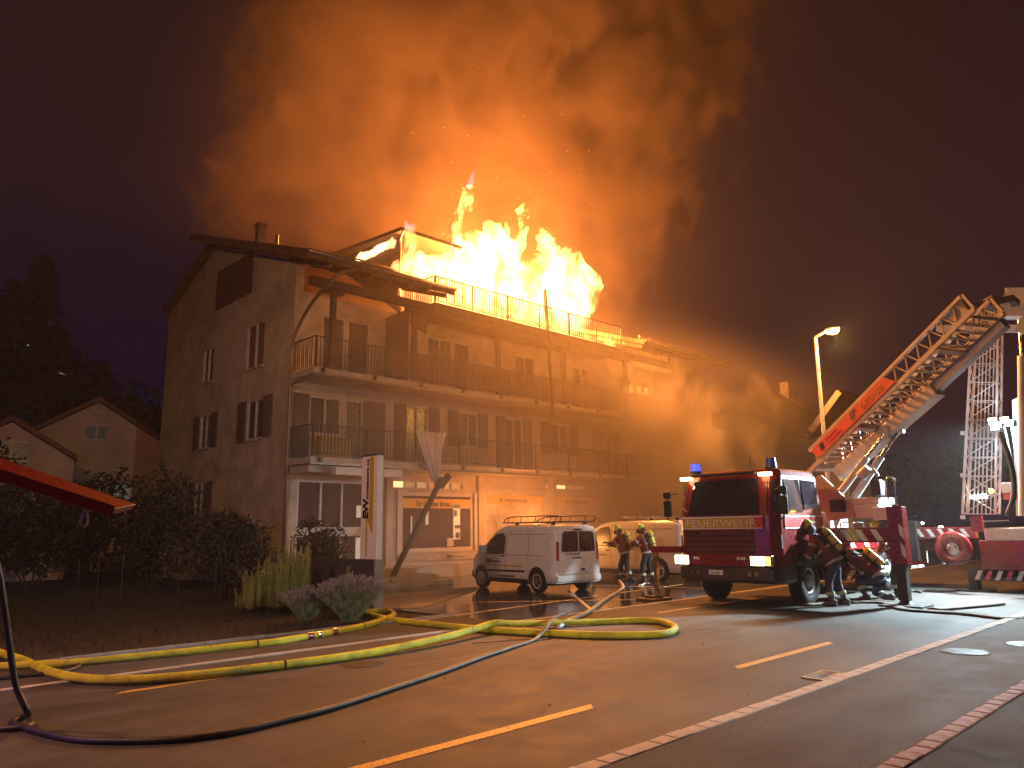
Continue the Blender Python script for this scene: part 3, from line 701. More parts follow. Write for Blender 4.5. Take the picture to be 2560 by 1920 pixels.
M['flame'] = flame_mat('flame', (1.0, 0.50, 0.15), 9.0, 0.36)
M['flame_low'] = flame_mat('low_flame', (1.0, 0.46, 0.11), 18.0, 0.28)
M['flame_pink'] = flame_mat('flame_tip', (1.0, 0.45, 0.10), 9.0, 0.30, (12.7, 13.3, (0.9, 0.18, 0.35)))
main = [(16.1, 9.8), (15.65, 10.4), (15.64, 11.05), (15.75, 11.9), (16.05, 12.7), (16.3, 12.75), (16.45, 12.4), (16.79, 12.78), (16.99, 12.42), (17.68, 12.65), (18.3, 13.19), (18.62, 14.3), (18.95, 15.9), (19.15, 16.1), (19.38, 15.6), (19.3, 14.86), (18.98, 13.6), (19.6, 14.07), (19.9, 14.0), (20.17, 14.37), (20.45, 14.89), (20.76, 15.15), (21.15, 14.97), (21.4, 14.4), (21.45, 13.9), (21.75, 14.3), (22.0, 14.9), (22.1, 15.8), (22.35, 16.5), (22.55, 16.0), (22.35, 15.2), (22.6, 14.6), (22.5, 14.0), (22.35, 13.5), (22.9, 13.3), (23.25, 13.9), (23.35, 14.6), (23.65, 15.3), (23.95, 15.35), (24.3, 14.8), (24.3, 14.0), (24.6, 13.9), (25.0, 14.6), (25.45, 15.15), (25.75, 14.5), (26.1, 14.9), (26.5, 14.15), (27.0, 14.45), (27.2, 13.9), (27.85, 13.95), (27.3, 13.3), (27.55, 12.9), (26.95, 12.4), (27.0, 11.9), (26.5, 11.5), (26.5, 10.9), (26.2, 10.5), (26.3, 9.8), (16.5, 9.8)]
fl = thing('roof_fire', 'tall bright flames roaring out of the attic terrace', 'fire', (21.5, 22.2, 9.75))
FO = V((21.5, 22.2, 9.75))
def ff(mb, name, mat, parent=None, label=None):
    mb.v = [tuple(V(p) - FO) for p in mb.v]; return mb.build(name, mat, parent or fl, label=label)
ff(flame_mesh(main, 22.3, 1.7, 'f', None, seed=1.3, step=0.04), 'flame_mass', M['flame'])
ff(flame_mesh([(15.8, 12.2), (15.7, 13.0), (15.85, 13.55), (15.95, 13.25), (16.15, 13.4), (16.3, 12.9), (16.5, 12.3)], 22.0, 0.5, 'f', None, step=0.035, seed=5.0, jag=0.2), 'flame_tongue', M['flame_pink'], label='pink tipped tongue at the left end of the fire')
ff(flame_mesh([(18.9, 15.7), (19.2, 16.5), (19.45, 16.9), (19.4, 16.2), (19.3, 15.6)], 22.1, 0.25, 'f', None, step=0.035, seed=8.0, jag=0.12), 'flame_tongue', M['flame_pink'])
ff(flame_mesh([(22.7, 16.6), (22.75, 17.1), (22.95, 17.0), (22.9, 16.6)], 22.1, 0.2, 'f', None, step=0.035, seed=9.0, jag=0.1), 'flame_tongue', M['flame'])
low = [(16.0, 9.62)]
x = 16.05
while x < 26.8:
    hh = 0.16 + 0.42 * max(0, mn.noise(V((x * 1.7, 0.3, 0)))) + 0.16 * max(0, mn.noise(V((x * 6, 2.3, 0)))) + (0.30 if x < 17.2 or x > 24.5 else 0.10)
    low.append((x, 9.70 + hh)); x += 0.11
low += [(26.9, 9.62)]
ff(flame_mesh(low, 20.62, 0.34, 'f', None, step=0.035, seed=2.0, jag=0.05), 'low_flame', M['flame_low'], label='row of low flames along the terrace edge')
cheek = [(22.7, 12.72), (23.0, 12.95), (23.4, 12.86), (24.0, 12.95), (24.6, 12.9), (25.3, 13.05), (25.7, 12.85), (25.5, 12.6), (24.5, 12.55), (23.6, 12.5), (22.8, 12.45)]
cm = flame_mesh([(y, z) for y, z in cheek], 15.9, 0.22, 'f', None, step=0.035, seed=4.0, jag=0.08)
cm.v = [(b, a, c) for a, b, c in cm.v]; cm.f = [tuple(reversed(f)) for f in cm.f]
ff(cm, 'flame_tongue', flame_mat('eave_flame', (0.95, 0.62, 0.32), 30.0, 0.25), label='white flames licking under the attic eave')
# glowing fallen strip against the railing
M['ember'] = emis('glowing_ember', (1.0, 0.45, 0.08), 5.0, (0.05, 0.02, 0.01))
for gp in ([(20.1, 20.65, 9.8), (20.5, 20.66, 10.2), (20.75, 20.65, 10.75)], [(16.9, 20.7, 10.65), (17.5, 20.7, 10.2)]): ff(MB().tube(gp, 0.03, 5), 'glowing_strip', M['ember'])
mb = MB()
for k in range(36): 
    x = U(16, 28); z = U(14.5, 21); y = U(20, 24); mb.ball((x, y, z), U(0.007, 0.018), 5, 3)
ff(mb, 'spark', M['ember'], label='sparks drifting above the flames').__setitem__('kind', 'stuff')
for k, (x, z, p) in enumerate(((16.6, 11.3, 0.8), (18.6, 12.0, 1.0), (20.4, 12.6, 1.3), (22.0, 12.8, 1.3), (23.8, 12.6, 1.3), (25.6, 12.3, 1.1), (19.2, 14.0, 0.6), (22.1, 14.4, 0.6), (24.8, 13.8, 0.8))):
    o = point('fire_light', V((x, 22.3, z)) - FO, FIRE, FIREP * p, 0.45, fl)
for x in (17.5, 21.5, 25.2):
    point('fire_light', V((x, 20.75, 9.98)) - FO, FIRE, FIREP * 0.10, 0.12, fl)
# the burning van behind: a glow low in the yard

# ================================================================ sign pylon and garden wall
t = thing('sign_pylon', 'tall pale sign with yellow lightning stripe and black lettering on a dark wall end', 'sign', (9.70, 14.66, 0))
MB().box(-0.075, 0.075, -0.33, 0.33, 1.08, 3.40).build('panel', pbr('pylon_panel', (0.82, 0.79, 0.74), 0.45, var=0.05, bump=0.02), t, bevel=0.008)
MB().box(-0.095, 0.095, -0.35, 0.35, 3.402, 3.43).build('cap', M['zinc'], t)
X = -0.079
yb = MB()
for poly in ([(-0.02, 1.85), (-0.17, 1.85), (-0.17, 3.38), (-0.02, 3.38)], [(0.10, 1.14), (0.05, 1.14), (0.05, 1.95), (-0.17, 1.62), (-0.17, 1.85), (-0.02, 1.85), (-0.02, 2.0), (0.10, 2.0)]):
    yb.prism([(X, a, b) for a, b in poly], (-0.003, 0, 0))
yb.build('yellow_stripe', M['yellowband'], t)
lettering("EW", 0.30, (X - 0.008, 0.02, 1.98), (0, 0, 1), (0, 1, 0), M['ink'], t, bold=0.012, space=0.85)
lettering("SCHMERIKON AG", 0.105, (X - 0.008, 0.02, 2.42), (0, 0, 1), (0, 1, 0), M['ink'], t, bold=0.004, space=1.12)
t = thing('garden_wall', 'dark wall running back from the road under the pale sign', 'wall', (9.70, 14.66, 0))
MB().box(-0.10, 0.10, -0.28, 3.2, 0, 1.07).build('wall', pbr('dark_garden_wall', (0.055, 0.045, 0.05), 0.8, var=0.2, bump=0.3), t)
MB().box(-0.105, 0.105, -0.36, -0.285, 0, 1.078).build('end_pier', M['concrete'], t, bevel=0.006)
t = thing('handrail', 'thin metal handrail behind the sign pylon', 'handrail', (10.3, 15.4, 0))
MB().tube([(0, 0, 0), (0, 0, 0.95), (0.1, 1.6, 1.05), (0.1, 1.6, 0.1)], 0.02, 8).build('rail', M['steel'], t)

# ---------------------------------------------------------------- charred pole and hanging cloth
M['burntpole'] = M['char']
t = thing('fallen_pole', 'charred pole leaning from the ground against the lower balcony', 'pole', (13.66, 19.9, 0.0))
a = V((0, -0.2, 0.02)); b = onY(1105, 1195, 20.0) - V((13.66, 19.9, 0))
MB().beam(a, b, 0.13, 0.13).build('shaft', M['char'], t)
MB().beam(b - V((0.05, 0, 0.3)), b + V((0.30, 0, 0.12)), 0.12, 0.2).build('splintered_end', M['char'], t)
t = thing('charred_plank', 'charred upright plank standing in front of the terrace railing', 'plank', (21.85, 20.25, 9.2))
MB().beam((0.02, -0.02, -3.0), (-0.20, 0.05, 2.2), 0.14, 0.07).build('plank', M['char'], t)
def drape(pts_top, tip, n=26, m=18):
    mb = MB(); rows = []
    for j in range(m + 1):
        f = j / m; row = []
        for i in range(n + 1):
            u = i / n; top = pts_top[0].lerp(pts_top[1], u)
            bot = tip + V(((u - 0.5) * 0.16, 0.02 * math.sin(u * 17), (0.65 if u > 0.86 else 0) * 1.0 + 0.12 * math.sin(u * 9)))
            p = top.lerp(bot, f); fold = math.sin(u * 34 + f * 2.0) * 0.035 + math.sin(u * 13 + 1) * 0.03
            row.append(p + V((0, -0.05 + fold * (0.5 + f * 1.6) - 0.05 * f, 0)))
        rows.append(row)
    mb.loft(rows, True, False, closed=False); return mb
mb = drape((onY(1037, 1078, 20.38), onY(1115, 1083, 20.38)), onY(1086, 1205, 20.25))
o = mb.build('hanging_cloth', M['cloth'], label='torn white cloth hanging gathered from the lower balcony railing', cat='cloth')
o.modifiers.new('solid', 'SOLIDIFY').thickness = 0.006

# ================================================================ hoses
def hose(name, pts, r, mat, label, cat='hose', z=None, n=8, seg=10, group=None, bands=(), flat=1.0):
    P = smooth_path(pts, n); t = thing(name, label, cat, (P[0].x, P[0].y, 0), group=group); o = V((P[0].x, P[0].y, 0))
    MB().tube([p - o for p in P], r, seg, flat=flat).build('hose_run', mat, t)
    for f, m2, k in bands:
        i = int(f * (len(P) - 2)); d = (P[i + 1] - P[i]).normalized()
        MB().cyl(P[i] - o - d * 0.012 * k, P[i] - o + d * 0.012 * k, r * (1.06 + 0.12 * (k > 3)), n=12).build('band', m2, t)
    return t, P
def g(pts, z, r): return [V((*onZ(a, b, z)[:2], z)) for a, b in pts]
M['hosey'] = pbr('yellow_hose_jacket', (0.62, 0.56, 0.02), 0.6, var=0.25, vscale=2.5, bump=0.8, bscale=70, dirt=0.7, dirtcol=(0.16, 0.12, 0.03), world=True)
M['hoseb'] = pbr('black_hose_rubber', (0.03, 0.024, 0.024), 0.45, var=0.3, bump=0.3, bscale=90)
M['hosew'] = pbr('pale_hose_jacket', (0.5, 0.5, 0.45), 0.5, var=0.2, bump=0.4, bscale=90)
r = 0.055
h1 = g([(-60, 1600), (0, 1632), (60, 1652), (130, 1682), (220, 1698), (330, 1700), (450, 1692), (600, 1676), (900, 1637), (1080, 1607), (1180, 1585), (1240, 1572), (1300, 1566), (1500, 1554), (1600, 1551), (1650, 1554), (1686, 1566), (1680, 1578), (1640, 1586), (1500, 1588), (1350, 1582), (1200, 1573), (1080, 1561), (985, 1550), (940, 1541), (890, 1530)], r, r)
for i in range(8, 12): h1[i].z = 0.06 + (i - 8) * 0.03
h1[11].z = 0.15; h1[12].z = 0.10
hose('fire_hose', h1, r, M['hosey'], 'long yellow hose looping across the road beneath the parked ladder truck', bands=((0.30, M['ink'], 1),))
h2 = g([(-60, 1668), (0, 1667), (100, 1662), (200, 1656), (450, 1631), (600, 1614), (690, 1604), (850, 1577), (920, 1562), (965, 1547), (984, 1537), (975, 1530), (945, 1528), (915, 1530), (880, 1533)], r, r)
hose('fire_hose', h2, r, M['hosey'], 'yellow hose along the footpath, bending round below the lavender', bands=((0.47, M['red'], 5), (0.485, M['steel'], 3), (0.50, M['red'], 5), (0.40, M['ink'], 1), (0.56, M['ink'], 1)))
h3 = g([(1420, 1556), (1395, 1566), (1375, 1585), (1340, 1597), (1280, 1618), (1200, 1645), (1100, 1682), (1000, 1715), (900, 1748), (800, 1778), (700, 1803), (600, 1827), (500, 1843), (400, 1851), (300, 1853), (200, 1850), (130, 1838), (70, 1822), (40, 1812), (30, 1806), (60, 1790), (72, 1775), (60, 1755)], 0.028, 0)
for p in h3[:3]: p.z = 0.20
h3[-2:] = []
h3 += [atD(70, 1782, 8.3), atD(40, 1715, 8.3), atD(22, 1600, 8.2), atD(8, 1500, 8.1), atD(-12, 1400, 8.0), atD(-70, 1290, 7.8)]
hose('rubber_hose', h3, 0.028, M['hoseb'], 'thin black rubber hose crossing the road and rising at the left frame edge')
h4 = g([(1395, 1568), (1430, 1548), (1470, 1530), (1520, 1495), (1552, 1475), (1558, 1465), (1548, 1450)], 0.04, 0)
hose('rubber_hose', h4, 0.04, M['hosew'], 'pale wet hose leading from the road to the firefighters at the van')
h5 = [V((*onZ(1555, 1460, 0.03)[:2], 0.03)), V((19.9, 15.0, 0.05)), V((19.7, 15.25, 0.5)), V((19.5, 15.35, 1.05)), V((19.75, 15.6, 1.2))]
hose('attack_line', h5, 0.022, M['hoseb'], 'dark attack line hanging from the front firefighter at the van')
h6 = g([(-40, 1700), (40, 1692), (150, 1680), (195, 1668), (190, 1660)], 0.03, 0)
hose('rubber_hose', h6, 0.03, M['hoseb'], 'short black hose under the yellow hoses at the far left')
h7 = g([(1180, 1608), (1290, 1600), (1370, 1594)], 0.02, 0)
hose('thin_cord', h7, 0.008, M['hoseb'], 'thin dark cord beside the crossing of the hoses', 'cord')
h8 = g([(-60, 1815), (0, 1822), (60, 1818), (80, 1810)], 0.028, 0)
hose('rubber_hose', h8, 0.028, M['hoseb'], 'black hose end entering at the left edge under the tee', 'hose')
M['flathose'] = pbr('flat_hose_canvas', (0.10, 0.075, 0.055), 0.8, var=0.3, bump=0.4, bscale=60)
hose('flat_hose', g([(2010, 1512), (2120, 1505), (2210, 1506), (2260, 1522), (2330, 1528), (2420, 1534), (2520, 1545), (2620, 1540)], 0.03, 0), 0.11, M['flathose'], 'flattened dark hose lying under the outrigger foot towards the right edge', flat=0.22)
hose('flat_hose', g([(2330, 1524), (2400, 1518), (2470, 1512), (2500, 1508)], 0.03, 0), 0.12, M['flathose'], 'rolled end of flat hose right of the outrigger foot', flat=0.3)
hose('dropped_bracket', g([(2275, 1478), (2290, 1478), (2302, 1480)], 0.03, 0), 0.03, M['black'], 'small dark fitting lying on the bright road behind the outrigger', 'fitting')

# ================================================================ street lamp
top = onX(2073, 837, 25).z
def street_lamp(x, y, label, power):
    t = thing('street_lamp', label, 'street lamp', (x, y, 0), group='street lamps along the far kerb')
    MB().cyl((0, 0, 0), (0, -0.05, top), 0.085, 0.05, n=12).build('pole', M['greypaint'], t)
    MB().tube([(0, -0.05, top), (-0.05, -0.35, top + 0.10), (-0.05, -0.50, top + 0.12)], 0.045, 8).build('arm', M['greypaint'], t)
    MB().ball((-0.05, -0.66, top + 0.16), 0.27, 14, 8, (0.45, 1.0, 0.28)).build('lamp_head', M['greypaint'], t)
    MB().ball((-0.05, -0.67, top + 0.10), 0.23, 14, 8, (0.55, 0.95, 0.5)).build('lamp_glass', M['sodium'], t)
    point('lamp_light', (-0.1, -0.84, top - 0.15), (1.0, 0.46, 0.10), power, 0.15, t)
M['sodium'] = emis('sodium_glow', (1.0, 0.58, 0.10), 60.0)
street_lamp(25, 10.75, 'slim street lamp glowing yellow above the roofs on the right', LAMPP)
street_lamp(-2.5, 10.75, 'added street lamp, unseen outside the frame on the left', LAMPP * 1.6)  # lamp added out of view, brightens the facade, gable and left road

# ================================================================ vegetation
def leafmat(name, col, var=0.5):
    m, nt, out = new_mat(name)
    p = nt.nodes.new("ShaderNodeBsdfPrincipled"); nt.links.new(p.outputs[0], out.inputs[0])
    g = nt.nodes.new("ShaderNodeNewGeometry"); n = noise(nt, g.outputs['Position'], 9.0, 3)
    nt.links.new(mixc(nt, n.ss(0.3, 0.7), tuple(c * (1 - var) for c in col), tuple(c * (1 + var) for c in col)), p.inputs['Base Color'])
    p.inputs['Roughness'].default_value = 0.6; p.inputs['Specular IOR Level'].default_value = 0.3
    return m
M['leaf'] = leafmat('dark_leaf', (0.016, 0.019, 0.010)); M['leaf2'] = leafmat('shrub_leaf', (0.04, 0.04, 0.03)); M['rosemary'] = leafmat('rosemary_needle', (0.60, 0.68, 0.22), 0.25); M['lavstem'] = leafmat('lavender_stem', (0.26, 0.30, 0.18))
M['lavflower'] = leafmat('lavender_flower', (0.36, 0.30, 0.33), 0.35); M['bark'] = pbr('bark', (0.05, 0.035, 0.025), 0.9, var=0.3, bump=0.6, bscale=20)
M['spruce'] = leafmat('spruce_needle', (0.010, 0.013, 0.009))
def leaves(mb, c, rad, n, size, up=0.0):
    for _ in range(n):
        while True:
            d = V((U(-1, 1), U(-1, 1), U(-1, 1)))
            if 0.1 < d.length < 1: break
        d = d.normalized() * (d.length ** 0.45)
        k = 0.82 + 0.35 * mn.noise(d * 2.2 + V(c))
        p = V(c) + V((d.x * rad[0], d.y * rad[1], d.z * rad[2])) * k
        a = V((U(-1, 1), U(-1, 1), U(-1, 1))).normalized(); b = a.cross(V((U(-1, 1), U(-1, 1), U(-1, 1)))).normalized()
        s = size * U(0.6, 1.4); mb.add([p - a * s, p - b * s * 0.45, p + a * s, p + b * s * 0.45], [(0, 1, 2, 3)])
def shrub(loc, rad, n, size, label, mat, name='shrub', stems=5, group=None):
    t = thing(name, label, 'shrub', loc, group=group)
    mb = MB()
    for k in range(7):
        a = U(0, 2 * PI); q = U(0.1, 0.5)
        leaves(mb, (rad[0] * q * math.cos(a), rad[1] * q * math.sin(a), rad[2] * U(0.7, 1.3)), (rad[0] * U(.45, .7), rad[1] * U(.45, .7), rad[2] * U(.5, .8)), n // 7, size)
    mb.build('foliage', mat, t)
    mb = MB()
    for k in range(stems): mb.tube([(U(-.1, .1), U(-.1, .1), 0), (U(-.5, .5) * rad[0], U(-.5, .5) * rad[1], rad[2] * 1.1)], [0.03, 0.012], 5)
    mb.build('stems', M['bark'], t, kind='stuff'); return t
# lavender: hundreds of thin stalks with flower spikes
def lavender(loc, rx, ry, h, n, label):
    t = thing('lavender_bush', label, 'lavender', loc); st = MB(); fl_ = MB(); lv = MB()
    for _ in range(n):
        a = U(0, 2 * PI); q = math.sqrt(R_()); ox, oy = 0.25 * rx * q * math.cos(a), 0.25 * ry * q * math.sin(a)
        L = h * U(0.72, 1.05) * (1 - 0.25 * q); ex, ey = rx * q * math.cos(a + U(-.2, .2)), ry * q * math.sin(a + U(-.2, .2))
        e = V((ex, ey, L)); m = V((ox, oy, 0)).lerp(e, 0.5) + V((0, 0, L * 0.12))
        st.add([V((ox, oy, 0)), V((ox + .006, oy, 0)), m + V((.005, 0, 0)), m, e, e + V((.004, 0, 0))], [(0, 1, 2, 3), (3, 2, 5, 4)])
        d = (e - m).normalized(); s = U(0.03, 0.06)
        for ang in (0.0, 1.57):
            sd = V((math.cos(ang), math.sin(ang), 0)) * 0.009
            fl_.add([e - sd * .4, e + d * s * .5 - sd, e + d * s * 1.3, e + d * s * .5 + sd], [(0, 1, 2, 3)])
        for _k in range(3):
            p = V((ox, oy, 0)).lerp(e, U(0.3, 0.85)); dd = V((U(-1, 1), U(-1, 1), U(.4, 1.5))).normalized() * 0.05
            lv.add([p, p + dd * .5 + V((.006, 0, 0)), p + dd, p + dd * .5 - V((.006, 0, 0))], [(0, 1, 2, 3)])
    st.build('stalks', M['lavstem'], t, kind='stuff'); fl_.build('flower_spikes', M['lavflower'], t, kind='stuff'); lv.build('foliage', M['lavstem'], t, kind='stuff'); return t
lavender((8.15, 12.95, 0.02), 0.70, 0.6, 0.86, 1500, 'rounded lavender bush with grey purple spikes beside the yellow hose bend')
lavender((7.65, 13.75, 0.02), 0.50, 0.5, 0.62, 700, 'smaller lavender clump left of and behind the rounded one')
def rosemary(loc, rx, ry, h, n, label, name='rosemary_bush'):
    t = thing(name, label, 'bush', loc); st = MB(); lv = MB()
    for i in range(n):
        x, y = U(-rx, rx), U(-ry, ry); L = h * (0.35 + 0.65 * R_() ** 0.6) * (0.80 + 0.22 * (x / rx)); b = V((x, y, 0)); e = V((x * 1.1 + U(-.05, .05), y * 1.1, L))
        st.tube([b, b.lerp(e, .5) + V((U(-.03, .03), 0, 0)), e], 0.007, 4)
        k = int(L * 125)
        for j in range(k):
            f = 0.12 + 0.88 * j / k; p = b.lerp(e, f); a = j * 2.4; s = 0.10 * (1.0 - 0.5 * f) * U(.7, 1.2)
            d = V((math.cos(a), math.sin(a), 0.75)).normalized() * s; w_ = V((-math.sin(a), math.cos(a), 0)) * 0.011
            lv.add([p - w_ * .4, p + d * .5 - w_, p + d, p + d * .5 + w_], [(0, 1, 2, 3)])
    st.build('stems', M['bark'], t, kind='stuff'); lv.build('needles', M['rosemary'], t, kind='stuff'); return t
rosemary((8.30, 15.9, 0.02), 0.42, 0.5, 1.62, 110, 'tall upright green bush with needle leaves left of the sign wall')
rosemary((7.80, 16.3, 0.02), 0.30, 0.4, 1.20, 50, 'shorter upright bush at the left end of the tall green one')
t = thing('potted_twig', 'small leafy twig standing alone between the bush and the sign wall', 'plant', (9.05, 14.7, 0.0)); 
st = MB().tube([(0, 0, 0), (0.02, 0, 0.5), (0.12, 0, 0.95)], 0.008, 5); st.build('stem', M['bark'], t); lv = MB()
for j in range(40):
    f = j / 40; p = V((0.02 + 0.1 * f, 0, 0.35 + 0.6 * f)); a = j * 2.4; d = V((math.cos(a), math.sin(a), .8)).normalized() * 0.08; lv.add([p, p + d * .5 + V((.008, 0, 0)), p + d, p + d * .5 - V((.008, 0, 0))], [(0, 1, 2, 3)])
lv.build('leaves', M['rosemary'], t, kind='stuff')
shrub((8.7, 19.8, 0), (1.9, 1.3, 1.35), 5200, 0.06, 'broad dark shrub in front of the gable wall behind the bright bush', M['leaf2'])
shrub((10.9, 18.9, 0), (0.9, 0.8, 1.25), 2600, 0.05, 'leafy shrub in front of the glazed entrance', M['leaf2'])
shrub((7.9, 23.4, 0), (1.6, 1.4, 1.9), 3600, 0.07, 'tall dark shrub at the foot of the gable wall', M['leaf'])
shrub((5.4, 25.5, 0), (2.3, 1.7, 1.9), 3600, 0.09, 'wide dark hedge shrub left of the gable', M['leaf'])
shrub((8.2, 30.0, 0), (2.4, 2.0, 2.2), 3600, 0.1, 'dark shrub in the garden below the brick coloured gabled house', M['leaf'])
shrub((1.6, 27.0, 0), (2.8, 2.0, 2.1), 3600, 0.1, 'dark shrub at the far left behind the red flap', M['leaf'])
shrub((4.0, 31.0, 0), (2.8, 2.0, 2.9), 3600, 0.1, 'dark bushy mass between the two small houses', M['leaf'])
grass = MB()
for _ in range(9000):
    x, y = U(-3, 9.4), U(12.2, 24); a = U(0, 6.28); hh = U(.04, .13); d = V((math.cos(a) * .006, math.sin(a) * .006, 0)); q = V((U(-.04, .04), U(-.04, .04), hh))
    grass.add([V((x, y, -.02)) - d, V((x, y, -.02)) + d, V((x, y, -.02)) + q], [(0, 1, 2)])
grass.build('grass', M['leaf'], kind='stuff', label='rough dark garden grass behind the footpath')
# wire garden fence: posts one by one
for i, (px, py, h_) in enumerate(((190, 1500, 1.1), (240, 1500, 1.2), (300, 1502, 1.2), (442, 1520, 1.15), (535, 1512, 1.1))):
    p = onZ(px, py); p = V((p.x * 0.9, p.y * 0.9, 0)) if i < 3 else p
    lab = ['leftmost thin fence post in the dark garden', 'second thin fence post from the left in the dark garden', 'third thin fence post from the left in the dark garden', 'pale fence post in the violet lit patch of garden, the left of two', 'pale fence post nearest the upright green bush'][i]
    t = thing('fence_post', lab, 'fence post', (p.x, p.y, 0), group='thin posts of the garden fence')
    MB().cyl((0, 0, 0), (0, 0, h_), 0.016, n=8).build('pole', M['metal'], t); MB().cyl((0, 0, h_), (0, 0, h_ + 0.03), 0.024, 0.01, n=8).build('cap', M['zinc'], t)
# hillside with trees on the left
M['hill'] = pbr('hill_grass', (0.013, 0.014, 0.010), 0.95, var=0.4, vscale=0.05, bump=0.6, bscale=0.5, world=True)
n = 40; rows = []
for j in range(26):
    row = []
    for i in range(n + 1):
        x = -120 + i * 5.0; y = 52 + j * 8.0
        hgt = max(0, (j / 25.0)) ** 0.8 * (62 - max(0, x + 6) * 1.05) 
        row.append((x, y, max(-0.5, hgt + 3 * mn.noise(V((x * .04, y * .04, 0))) * j / 10)))
    rows.append(row)
MB().loft(rows, True, False, closed=False).build('hill', M['hill'], kind='structure')
def hillz(x, y):
    j = (y - 52) / 8.0
    return max(0, (max(0, j / 25.0)) ** 0.8 * (62 - max(0, x + 6) * 1.05) + 3 * mn.noise(V((x * .04, y * .04, 0))) * j / 10)
def conifer(loc, h, r, label, sub=900):
    t = thing('spruce_tree', label, 'tree', loc, group='trees on the dark hillside')
    MB().cyl((0, 0, -1), (0, 0, h * 0.9), h * 0.02, h * 0.005, n=7).build('trunk', M['bark'], t)
    mb = MB()
    for _ in range(sub):
        f = R_() ** 0.8; z = h * (0.08 + 0.92 * f); rr = r * (1 - f) * U(0.25, 1.0) * (1 + 0.25 * math.sin(z * 5 / h * 6)); a = U(0, 6.28)
        p = V((rr * math.cos(a), rr * math.sin(a), z)); d = V((math.cos(a), math.sin(a), -0.45)).normalized() * h * 0.06; s = V((-math.sin(a), math.cos(a), 0)) * h * 0.018
        mb.add([p - s, p + d - s * .4, p + d + s * .4, p + s], [(0, 1, 2, 3)])
    mb.build('crown', M['spruce'], t); return t
def broad(loc, h, r, label):
    t = thing('broadleaf_tree', label, 'tree', loc, group='trees on the dark hillside')
    MB().cyl((0, 0, -1), (0, 0, h * 0.6), h * 0.03, h * 0.012, n=7).build('trunk', M['bark'], t)
    mb = MB()
    for k in range(8): leaves(mb, (U(-.5, .5) * r, U(-.5, .5) * r, h * U(.45, .85)), (r * .55, r * .55, h * .22), 130, h * 0.035)
    mb.build('crown', M['leaf'], t); return t
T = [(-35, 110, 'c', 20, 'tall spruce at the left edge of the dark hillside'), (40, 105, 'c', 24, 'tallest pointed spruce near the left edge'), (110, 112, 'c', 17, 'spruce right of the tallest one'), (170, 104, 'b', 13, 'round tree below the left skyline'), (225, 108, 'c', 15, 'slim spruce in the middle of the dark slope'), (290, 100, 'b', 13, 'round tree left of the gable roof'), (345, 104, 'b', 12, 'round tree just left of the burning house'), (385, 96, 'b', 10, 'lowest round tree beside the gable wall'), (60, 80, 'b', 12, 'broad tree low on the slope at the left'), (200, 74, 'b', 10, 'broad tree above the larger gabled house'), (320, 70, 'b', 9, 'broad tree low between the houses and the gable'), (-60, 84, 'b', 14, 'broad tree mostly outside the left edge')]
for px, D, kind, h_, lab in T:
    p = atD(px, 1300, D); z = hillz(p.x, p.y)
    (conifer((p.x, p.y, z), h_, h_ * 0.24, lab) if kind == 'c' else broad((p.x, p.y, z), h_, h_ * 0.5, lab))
# tiny lights of houses on the hill
for (px, py, s) in ((44, 858, 0.20), (47, 868, 0.28), (74, 866, 0.22)):
    p = atD(px, py, 92); MB().box(p.x - s, p.x + s, p.y - 0.05, p.y + 0.05, p.z - s * .55, p.z + s * .55).build('lit_window', emis('far_window_light', (0.55, 0.95, 0.8), 1.2), label='tiny greenish lit window high on the dark hillside', cat='window', group='far lit windows on the hill')
p = atD(155, 934, 80); MB().box(p.x - 0.7, p.x + 0.7, p.y - 0.05, p.y + 0.05, p.z - 0.06, p.z + 0.06).build('lit_strip', emis('far_strip_light', (0.6, 0.4, 0.4), 0.4), label='faint horizontal light strip on the dark hillside', cat='light')

# ================================================================ small houses
def house(name, label, loc, rotz, wdt, dep, eave, ridge, over, wallm, wins, roofm=M['tile']):
    t = thing(name, label, 'house', loc, rotz)
    hw = wdt / 2
    MB().prism([(-hw, 0, -1), (hw, 0, -1), (hw, 0, eave), (0, 0, ridge), (-hw, 0, eave)], (0, dep, 0)).build('wall', wallm, t)
    for s in (-1, 1):
        k = (ridge - eave) / hw; e = (s * (hw + over), -over, eave - k * over + 0.06); q = (0, -over, ridge + 0.06)
        MB().prism([e, q, (q[0], q[1], q[2] + 0.22), (e[0], e[1], e[2] + 0.22)], (0, dep + 2 * over, 0)).build('roof', roofm, t)
    for (x, z, w_, h_) in wins:
        f = MB().box(x - w_ / 2 - .06, x + w_ / 2 + .06, -0.05, -0.002, z - h_ / 2 - .06, z - h_ / 2 - .003).box(x - w_ / 2 - .06, x + w_ / 2 + .06, -0.05, -0.002, z + h_ / 2 + .003, z + h_ / 2 + .06).box(x - 0.03, x + 0.03, -0.055, -0.003, z - h_ / 2, z + h_ / 2).build('window', M['frame'], t)
        for s in (-1, 1): MB().box(x + (0.033 if s > 0 else -w_ / 2), x + (w_ / 2 if s > 0 else -0.033), -0.04, -0.004, z - h_ / 2, z + h_ / 2).build('pane', M['darkglass'], f)
    return t
M['pinkwall'] = pbr('ochre_render', (0.50, 0.38, 0.28), 0.9, var=0.18, vscale=0.8, bump=0.3)
az = math.atan2(40.3, 10.9)
house('gabled_house', 'larger small gabled house left of the burning building, one dark window in its gable', (10.7, 40.4, 0), az - PI / 2 + 0.06, 6.2, 9, 6.2, 8.15, 0.15, M['pinkwall'], [(0.0, 6.65, 0.9, 0.62), (0, 7.5, 0.25, 0.2), (-1.5, 3.6, 0.9, 1.1), (1.3, 3.6, 0.9, 1.1)])
